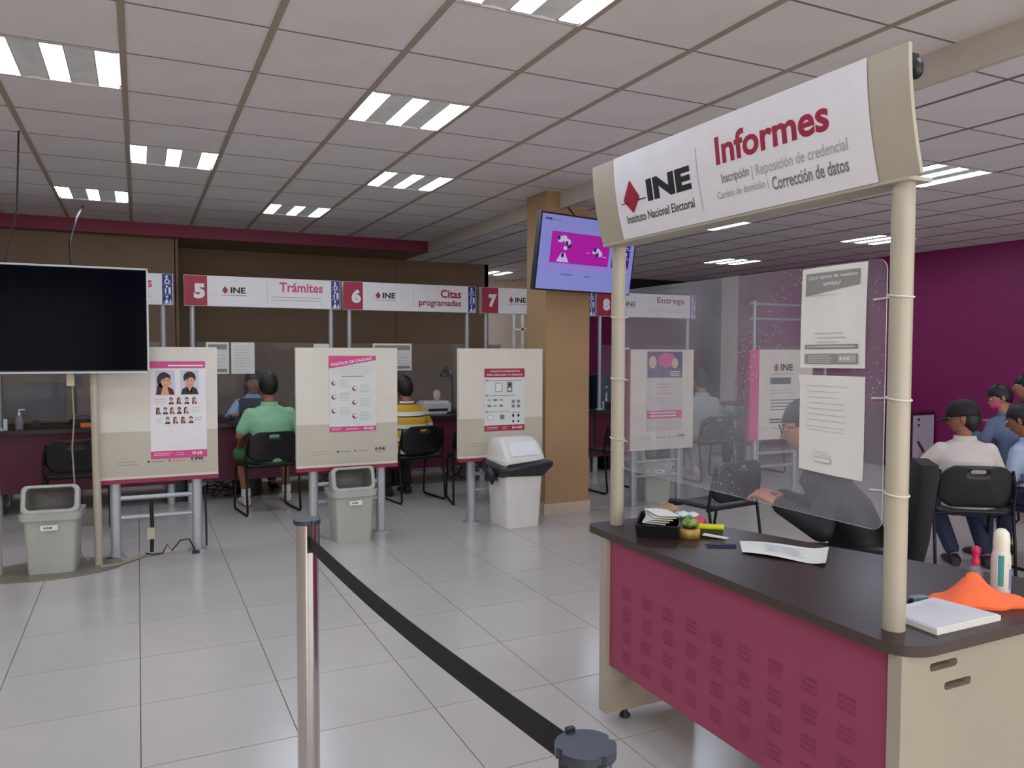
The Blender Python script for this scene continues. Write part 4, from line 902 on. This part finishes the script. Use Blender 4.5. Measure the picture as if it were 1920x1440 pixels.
# cabinet against the right wall
t = thing('low_cabinet', 'low dark magenta cabinet with white end door against the magenta wall', 'cabinet', (8.72, 6.64, 0))
MB().box(-.02, .40, -.05, 1.38, .70, .725, MAGDARK).build('top', t); MB().box(0, .40, -.04, 1.36, .04, .70, MAGDARK).build('carcass', t)
d = MB().box(.02, .385, -.06, -.04, .07, .69, mat('door_white', (196, 190, 204), .4, noise=.03)).build('door', t)
for z in (.64, .57): MB().lathe([(.013, 0), (.013, .014)], BLACKPL, 10, M=T(.09, -.06, z, rx=PI/2)).build('lock', d)
for q in range(2): MB().box(-.012, 0, -.02+q*.68, .65+q*.68, .07, .69, MAGDARK).build('side_panel', t)
# white rack far behind beside the pillar
t = thing('metal_rack', 'white metal rack in the far room beside the tan pillar', 'rack', (6.0, 12.1, 0))
for x in (0, .42):
    for y in (0, .35): MB().box(x, x+.035, y, y+.035, 0, 2.15, WHITEPL).build('upright', t)
for z in (.3, .9, 1.4, 1.85): MB().box(0, .455, 0, .385, z, z+.03, WHITEPL).build('shelf', t)
t = MB().box(5.62, 5.95, 12.885, 12.899, 1.49, 1.6, GREYDK).build('wall_plaque'); tag(t, 'small dark plaque on the far cream wall above the requirements board', 'plaque')

# ================================================================ PEOPLE
def capsule(b, p, q, r1, r2, m, n=12, flat=1, M=None):
    p, q = Vector(p), Vector(q); d = (q-p); L = d.length; d.normalize()
    up = Vector((0, 1, 0)) if abs(d.y) < .9 else Vector((0, 0, 1)); x = d.cross(up).normalized(); y = x.cross(d)
    rings = []
    for k in range(4): a = PI/2*(k+.4)/4.4; rings.append((p-d*r1*math.cos(a), r1*math.sin(a)))
    rings.append((p, r1)); rings.append((p.lerp(q, .5), (r1+r2)/2)); rings.append((q, r2))
    for k in range(3, -1, -1): a = PI/2*(k+.4)/4.4; rings.append((q+d*r2*math.cos(a), r2*math.sin(a)))
    b.loft([[c+x*r*math.cos(2*PI*k/n)+y*r*flat*math.sin(2*PI*k/n) for k in range(n)] for c, r in rings], m, M=M)
def torso(b, secs, m, n=20):
    """secs: (cx, cy, cz, halfwidth, halfdepth)"""
    b.loft([[(cx+w_*math.cos(2*PI*k/n)*(1 if True else 0), cy+d_*math.sin(2*PI*k/n), cz-(.0 if i < len(secs)-2 else .0)) for k in range(n)] for i, (cx, cy, cz, w_, d_) in enumerate(secs)], m)
def remeshed(b, voxel, name, smooth_it=3):
    o = b.build(name); m = o.modifiers.new('r', 'REMESH'); m.mode = 'VOXEL'; m.voxel_size = voxel; m.use_smooth_shade = True
    s = o.modifiers.new('s', 'SMOOTH'); s.iterations = smooth_it; s.factor = .5
    me = evalmesh(o); mats = list(b.mats); bpy.data.objects.remove(o)
    me.materials.clear(); me.materials.append(mats[0])
    return me
def head_geo(b, c, skin, facing, mask=None, glasses=False, hairmat=HAIR):
    """c head centre; facing = Matrix (local +Y is the face)"""
    def fn(d):
        x, y, z = d
        s = 1.0
        if z < -.1: x *= 1-.35*(-z-.1)*(1.0); y = y*(1-.12*(-z-.1)) + .10*(-z-.1)*(1 if y > 0 else .2)
        if y > .6 and abs(x) < .25: y += .0
        return Vector((x, y, z))
    M = Matrix.Translation(c) @ facing @ Matrix.Scale(1.07, 4)
    b.ell((0, 0, 0), (.074, .096, .115), skin, 24, 18, M=M, fn=fn)
    nose = [[(-.006, .09, .028), (.006, .09, .028), (.004, .086, .03)], [(-.016, .092, -.02), (.016, .092, -.02), (0, .118, -.018)], [(-.012, .088, -.03), (.012, .088, -.03), (0, .095, -.03)]]
    b.loft([[Vector(p) for p in r] for r in nose], skin, M=M)
    for sx in (-1, 1):
        b.ell((sx*.029, .083, .018), (.013, .009, .007), WHITE, 10, 6, M=M); b.ell((sx*.029, .0905, .018), (.006, .003, .006), INK, 8, 5, M=M)
        b.box(sx*.029-.017, sx*.029+.017, .086, .094, .034, .039, hairmat, M=M)
        b.ell((sx*.075, -.005, .0), (.010, .018, .030), skin, 10, 8, M=M)
    b.ell((0, .088, -.048), (.024, .008, .006), mat('lips', (140, 70, 66), .5, noise=0), 12, 6, M=M)
    return M
def hand_geo(b, wrist, direction, palm_n, skin, side=1, curl=.5):
    d = Vector(direction).normalized(); n_ = Vector(palm_n).normalized(); x = d.cross(n_).normalized(); n_ = x.cross(d)
    M = Matrix(((x.x, d.x, n_.x, wrist[0]), (x.y, d.y, n_.y, wrist[1]), (x.z, d.z, n_.z, wrist[2]), (0, 0, 0, 1)))
    b.loft([[(px*w_, y, pz*h_) for px, pz in rrect(1, 1, .6, 3)] for y, w_, h_ in ((-.01, .024, .018), (.02, .034, .015), (.06, .041, .013), (.085, .04, .011))], skin, M=M)
    for k, (fx, L) in enumerate(((-.03, .062), (-.01, .075), (.01, .07), (.03, .055))):
        a = Vector((fx, .082, 0)); e1 = a+Vector((0, L*.5, -L*.5*curl*.6)); e2 = e1+Vector((0, L*.35*(1-curl*.6), -L*.35*curl)); e3 = e2+Vector((0, L*.2*(1-curl), -L*.25*curl))
        b.tube([a, e1, e2, e3], .008, skin, 7, M=M, rs=[.0095, .0088, .008, .006])
    a = Vector((side*.034, .025, 0)); b.tube([a, a+Vector((side*.022, .028, -.008)), a+Vector((side*.026, .056, -.018))], .009, skin, 7, M=M, rs=[.012, .010, .007])
def person(label, loc, ang, pose, shirt, trouser, shoe=None, skin=SKIN, sleeve='short', hair='short', head_turn=0, head_tilt=0, vox=.016, scale=1, lean=.05, shorts=False, extras=(), female=False, neck_sc=1):
    """seated figure, local +Y forward. pose: dict of arm / leg joints"""
    t = thing('person', label, 'person', loc, ang); t.scale = (scale,)*3
    G = lambda k, d: pose.get(k, d)
    hipz = G('hipz', .53); sh = Vector((0, lean+.02, hipz+.43)); wS = G('sw', .175 if not female else .155)
    hip = Vector((0, -.02, hipz))
    neck0 = sh+Vector((0, .0, .03)); hc = sh+Vector((0, .03+lean*.4, G('hh', .205)-.022))
    knee = [Vector(G('kneeL', (-.12, .42, .50))), Vector(G('kneeR', (.12, .42, .50)))]
    ank = [Vector(G('ankL', (-.13, .40, .09))), Vector(G('ankR', (.13, .40, .09)))]
    elb = [Vector(G('elbL', (-.27, .12, .74))), Vector(G('elbR', (.27, .12, .74)))]
    wri = [Vector(G('wriL', (-.18, .34, .78))), Vector(G('wriR', (.18, .34, .78)))]
    shl = [sh+Vector((-wS*.95, 0, -.062)), sh+Vector((wS*.95, 0, -.062))]
    secs = lambda g: [(0, hip.y, hip.z-.1, .10+g, .07+g), (0, hip.y, hip.z-.06, .16+g, .11+g), (0, hip.y, hip.z+.02, .165+g, .115+g), (0, hip.y+.3*(sh.y-hip.y), hip.z+.15, .15+g, .11+g), (0, hip.y+.7*(sh.y-hip.y), hip.z+.30, .172+g, .115+g), (0, sh.y, sh.z-.06, .165+g, .095+g), (0, sh.y, sh.z-.01, .12+g, .075+g), (0, sh.y, sh.z+.025, .06+g*.5, .055+g*.5)]
    body = MB(); torso(body, secs(0), skin)
    for i in (0, 1):
        capsule(body, shl[i], elb[i], .05, .038, skin); capsule(body, elb[i], wri[i], .038, .024, skin)
        capsule(body, hip+Vector(((-.09, .09)[i], .04, -.02)), knee[i], .082, .056, skin); capsule(body, knee[i], ank[i], .052, .034, skin)
        capsule(body, ank[i], ank[i]+Vector((0, .1, -.05)), .034, .028, skin)
    capsule(body, neck0-Vector((0, 0, .02)), hc-Vector((0, .015, .06)), .056*neck_sc, .05*neck_sc, skin)
    me = remeshed(body, vox, 'b')
    fb = MB(); fac = Euler((math.radians(head_tilt), 0, math.radians(head_turn)), 'XYZ').to_matrix().to_4x4()
    MH = head_geo(fb, hc, skin, fac)
    for i in (0, 1):
        d = (wri[i]-elb[i]).normalized(); hand_geo(fb, wri[i], G('hd%d' % i, d), G('pn%d' % i, (0, 0, 1)), skin, side=(1, -1)[i], curl=G('curl', .5))
    bm = bmesh.new(); bm.from_mesh(me); o = bpy.data.objects.new('body', bpy.data.meshes.new('body'))
    hm = fb.mesh('h'); off = len(bm.faces); bm.from_mesh(hm); bm.faces.ensure_lookup_table()
    allm = [skin]+[m for m in fb.mats if m is not skin]; idx = [allm.index(m) for m in fb.mats]
    for f in bm.faces[off:]: f.material_index = idx[f.material_index]
    bm.to_mesh(o.data); bm.free()
    for m in allm: o.data.materials.append(m)
    COL.objects.link(o); o.parent = t
    def link(me, name):
        ob = bpy.data.objects.new(name, me); COL.objects.link(ob); ob.parent = t; return ob
    # shirt
    s = MB(); torso(s, [x for x in secs(.022)][1:-1]+[(0, sh.y, sh.z+.018, .078, .07)], shirt)
    for i in (0, 1):
        capsule(s, shl[i], shl[i].lerp(elb[i], 1 if sleeve == 'long' else .72), .06, .052 if sleeve == 'long' else .06, shirt)
        if sleeve == 'long': capsule(s, elb[i], elb[i].lerp(wri[i], .93), .053, .04, shirt)
    link(remeshed(s, vox, 's'), 'shirt' if G('top', 'shirt') == 'shirt' else G('top', 'shirt'))
    b = MB(); b.loft([[(r*math.cos(2*PI*k/18), sh.y+.005+r*.9*math.sin(2*PI*k/18), sh.z+z) for k in range(18)] for r, z in ((.083, .012), (.074, .045), (.068, .048), (.066, .02))], shirt, caps=False); b.build('collar', t)
    s = MB()
    for i in (0, 1):
        a = hip+Vector(((-.09, .09)[i], .03, -.02)); capsule(s, a, a.lerp(knee[i], .95 if shorts else 1), .098, .076, trouser)
        if not shorts: capsule(s, knee[i], knee[i].lerp(ank[i], .9), .072, .056, trouser)
    torso(s, [x for x in secs(.012)][:3]+[(0, hip.y, hip.z+.06, .16, .11)], trouser)
    link(remeshed(s, vox, 's'), 'shorts' if shorts else 'trousers')
    for i in (0, 1):
        if shoe:
            b = MB(); q = ank[i]; fd = Vector(G('foot', (0, 1, 0))).normalized(); sd = Vector((fd.y, -fd.x, 0)); rings = []
            for s_, w_, h_ in ((-.06, .03, .05), (-.045, .038, .085), (0, .042, .095), (.06, .045, .07), (.12, .046, .055), (.16, .038, .045), (.185, .02, .03)):
                cc = Vector((q.x, q.y, q.z-.085))+fd*s_; rings.append([cc+sd*w_*math.cos(a)+Vector((0, 0, max(0, h_*.5+h_*.55*math.sin(a)))) for a in [2*PI*k/14 for k in range(14)]])
            b.loft(rings, shoe); b.build('shoe', t)
            if shorts: MB().lathe([(.045, 0), (.043, .07)], WHITEPL, 14, M=T(q.x, q.y, q.z)).build('sock', t)
    # hair
    hb = MB()
    if hair == 'short': hf = lambda d: d*1.0
    def hfn(d):
        yy = max(-1, min(1, d.y*1.6)); lim = -.42+.62*yy if yy > 0 else -.42+.42*yy
        if hair == 'long': lim -= .1
        k = .84+.16*max(0, min(1, (d.z-lim)/.1+.5))
        return d*(k+.018*math.sin(23*math.atan2(d.x, d.y)+6*d.z)*math.sin(9*d.z+3*d.x)*(1 if k > .95 else 0))
    if hair in ('short', 'long', 'back'): hb.ell((0, -.008, .012), (.083, .104, .118), HAIR, 26, 20, M=MH, fn=hfn)
    if hair == 'long':
        hb.loft([[(x*w_, y_+y*d_, z) for x, y in [(math.cos(2*PI*k/14), math.sin(2*PI*k/14)) for k in range(14)]] for z, w_, d_, y_ in ((.04, .08, .06, -.05), (-.08, .088, .05, -.06), (-.18, .08, .035, -.075), (-.22, .05, .02, -.08))], HAIR, M=MH)
    if hair != 'cap' and hair: hb.build('hair', t)
    if hair == 'cap':
        CAP = mat('cap_black_cloth', (14, 15, 22), .7, noise=.1, nscale=30)
        hb.ell((0, -.012, -.005), (.08, .10, .105), HAIR, 22, 16, M=MH, fn=lambda d: d*(1 if d.y < -.05 else .85)); hb.build('hair', t)
        b = MB(); b.ell((0, -.004, .035), (.09, .112, .105), CAP, 26, 16, M=MH, fn=lambda d: Vector((d.x, d.y, max(d.z, -.12)))); 
        b.build('cap', t)
        b = MB(); pts = []
        for k in range(15): a = PI*k/14; pts.append((.078*math.cos(a), .085+.085*math.sin(a)))
        b.prism([(p[0], p[1]*1.15-.01) for p in pts], .013, CAP, M=MH @ T(0, 0, .034, rx=math.radians(-15))); b.build('cap_visor', t)
    if pose.get('glasses'):
        b = MB()
        for sx in (-1, 1):
            b.tube([(sx*.031+.024*math.cos(q), .104, .018+.018*math.sin(q)) for q in [2*PI*k/14 for k in range(14)]], .0022, INK, 5, M=MH, closed=True); b.tube([(sx*.055, .102, .024), (sx*.08, .0, .02)], .002, INK, 5, M=MH)
        b.tube([(-.008, .106, .022), (.008, .106, .022)], .002, INK, 5, M=MH); b.build('glasses', t)
    if pose.get('mask'):
        MB().ell((0, .05, -.045), (.062, .06, .05), pose['mask'], 16, 10, M=MH).build('face_mask', t)
    return t, MH
GREENP = mat('green_polo_knit', (140, 192, 152), .8, noise=.05, nscale=8, bump=.3); GREENS = mat('green_shorts_cloth', (74, 128, 76), .8, noise=.05)
DKT = mat('dark_trousers_cloth', (18, 18, 26), .8, noise=.08); JEANS = mat('blue_denim', (34, 42, 74), .8, noise=.12, nscale=40, bump=.4)
SNK = mat('white_sneaker', (215, 200, 200), .6, noise=.05); BSH = mat('black_shoe', (16, 15, 18), .5, noise=.05)
NAVY = mat('navy_vest', (20, 26, 44), .75, noise=.06); LBLUE = mat('light_blue_cloth', (150, 176, 214), .75, noise=.05); WTEE = mat('white_tee_cotton', (208, 200, 196), .8, noise=.04, bump=.3, bscale=20)
BLKJ = mat('black_jacket', (12, 12, 15), .7, noise=.1, nscale=20); DENJ = mat('denim_jacket', (92, 106, 134), .8, noise=.08, nscale=30); PBL = mat('pale_blue_shirt', (166, 182, 212), .8, noise=.05)
GRYS = mat('grey_top', (168, 172, 172), .8, noise=.05); DGR = mat('dark_green_top', (30, 110, 70), .8, noise=.05)
person('man in green polo and shorts with short black hair, seated with his back turned', (1.10, 7.40, 0), math.radians(6), {'hh': .215, 'elbL': (-.275, .06, .70), 'elbR': (.275, .08, .70), 'wriL': (-.22, .26, .60), 'wriR': (.2, .3, .62), 'kneeL': (-.2, .40, .50), 'kneeR': (.22, .42, .50), 'ankL': (-.16, .34, .10), 'ankR': (.24, .40, .10), 'sw': .19}, GREENP, GREENS, SNK, SKIN2, shorts=True)
person('man in yellow, white and navy striped polo, seated with his back turned', (2.45, 7.40, 0), math.radians(10), {'hh': .2, 'elbL': (-.27, .1, .70), 'elbR': (.27, .1, .70), 'wriL': (-.18, .32, .80), 'wriR': (.2, .34, .80), 'ankL': (-.12, .3, .09), 'ankR': (.12, .34, .09)}, STRIPE, DKT, BSH, SKIN2, scale=.97, lean=.09)
cl_, _ = person('clerk in dark vest over light blue shirt facing us at the counter', (1.12, 9.02, 0), math.radians(184), {'elbL': (-.22, .1, .74), 'elbR': (.26, .12, .74), 'wriL': (-.1, .34, .80), 'wriR': (.27, .38, .80), 'sw': .15, 'glasses': True, 'hh': .2}, LBLUE, DKT, BSH, SKIN, sleeve='long', hair='long', female=True, lean=.08)
b = MB(); torso(b, [(0, -.0, .60, .195, .15), (0, .03, .75, .195, .155), (0, .065, .86, .21, .155), (0, .1, .935, .17, .13), (0, .105, .965, .12, .11)], NAVY); b.build('vest', cl_)
person('dark-haired clerk half hidden behind the man in yellow stripes', (2.33, 9.0, 0), math.radians(178), {'mask': WHITE}, NAVY, DKT, BSH, SKIN, sleeve='long', hair='back', vox=.02)
pw, MHw = person('woman in black jacket and glasses seated behind the information desk', (2.92, 2.44, 0), math.radians(48), {'hipz': .52, 'elbL': (-.24, .2, .72), 'elbR': (.24, .16, .72), 'wriL': (-.12, .37, .80), 'wriR': (.10, .35, .80), 'glasses': True, 'hh': .205, 'top': 'jacket', 'curl': .8}, BLKJ, DKT, BSH, SKIN, sleeve='long', hair='back', female=True, lean=.14, head_tilt=-14, vox=.012)
person('man in black cap and white T-shirt seated left of the right edge', (5.02, 3.37, 0), math.radians(-36), {'hh': .19, 'elbL': (-.30, .14, .72), 'elbR': (.26, .12, .70), 'wriL': (-.2, .36, .80), 'wriR': (.02, .34, .78), 'ankL': (-.02, .18, .09), 'ankR': (.2, .16, .09), 'kneeL': (-.12, .38, .48), 'kneeR': (.16, .38, .48), 'curl': .8}, WTEE, JEANS, BSH, SKIN2, hair='cap', head_turn=66, head_tilt=-8, scale=.91, vox=.012)
person('person in pale blue shirt and jeans cut by the right edge, holding papers', (5.62, 3.20, 0), math.radians(0), {'hh': .2, 'elbL': (-.24, .14, .70), 'elbR': (.26, .12, .70), 'wriL': (-.12, .38, .64), 'wriR': (.08, .38, .62)}, PBL, JEANS, BSH, SKIN2, sleeve='long', hair='back', head_turn=20, head_tilt=-20, scale=.88, vox=.014, lean=.12)
person('dark-haired person in grey-blue denim jacket with pink mask, second row', (7.14, 4.33, 0), math.radians(-10), {'mask': PINK, 'top': 'jacket'}, DENJ, JEANS, BSH, SKIN, sleeve='long', hair='back', head_turn=60, head_tilt=-22, vox=.02, lean=.12, scale=.93)
person('dark-haired person behind the denim jacket at the right edge', (7.86, 4.60, 0), math.radians(-10), {}, BLKJ, JEANS, BSH, SKIN, sleeve='long', hair='long', head_turn=50, vox=.02)
person('person in grey top blurred behind the acrylic, between the two right boards', (5.92, 7.15, 0), math.radians(-5), {}, GRYS, GRYS, SNK, SKIN, sleeve='long', hair='short', vox=.022)
person('person in dark green top half hidden by the pink-striped board', (6.83, 7.32, 0), math.radians(0), {'hipz': .46}, DGR, JEANS, SNK, SKIN2, sleeve='long', hair='short', vox=.022, scale=.93)
t = MB().bevbox(-.035, .035, -.005, .005, -.07, .07, .004, BLACKPL, M=T(5.13, 3.79, .77, math.radians(30), rx=-.5)).build('mobile_phone'); tag(t, 'black phone held by the man in the black cap', 'phone')
t = MB().prism([(-.08, -.11), (.08, -.11), (.08, .11), (-.08, .11)], .004, PAPER, M=T(5.62, 3.52, .57, .3, rx=.5)).build('held_papers'); tag(t, 'white papers on the lap of the person in pale blue', 'paper')

# office chair behind the woman
t = thing('office_chair', 'high-backed black office chair behind the seated woman', 'chair', (2.90, 2.47, 0), math.radians(46))
FAB = mat('black_mesh_fabric', (20, 20, 24), .8, noise=.15, nscale=60)
rings = []
for z, w_, y in ((.52, .16, -.2), (.56, .21, -.21), (.7, .225, -.235), (.85, .22, -.25), (.96, .2, -.27), (1.0, .13, -.275)):
    rings.append([(x*w_/.2, y+yy, z) for x, yy in rrect(.2, .035, .03, 4)])
MB().loft(rings, FAB).build('backrest', t)
MB().loft([[(x*s, .02+y*s, z) for x, y in rrect(.24, .23, .08, 5)] for s, z in ((.9, .39), (1, .41), (1, .445), (.9, .46))], FAB).build('seat', t)
for sx in (-1, 1): MB().tube([(sx*.25, -.12, .40), (sx*.28, -.12, .62), (sx*.28, .1, .64)], .016, BLACKPL, 8).bevbox(sx*.28-.03, sx*.28+.03, -.13, .13, .64, .665, .02, BLACKPL).build('armrest', t)
MB().lathe([(.03, .08), (.03, .39)], BLACKMT, 14).build('gas_column', t)
for k in range(5):
    a = 2*PI*k/5; l = MB().tube([(0, 0, .1), (.28*math.cos(a), .28*math.sin(a), .07)], .02, BLACKPL, 8).build('leg', t); MB().lathe([(.028, -.015), (.028, .015)], BLACKPL, 12, M=T(.28*math.cos(a), .28*math.sin(a), .03, a, rx=PI/2)).build('caster', l)
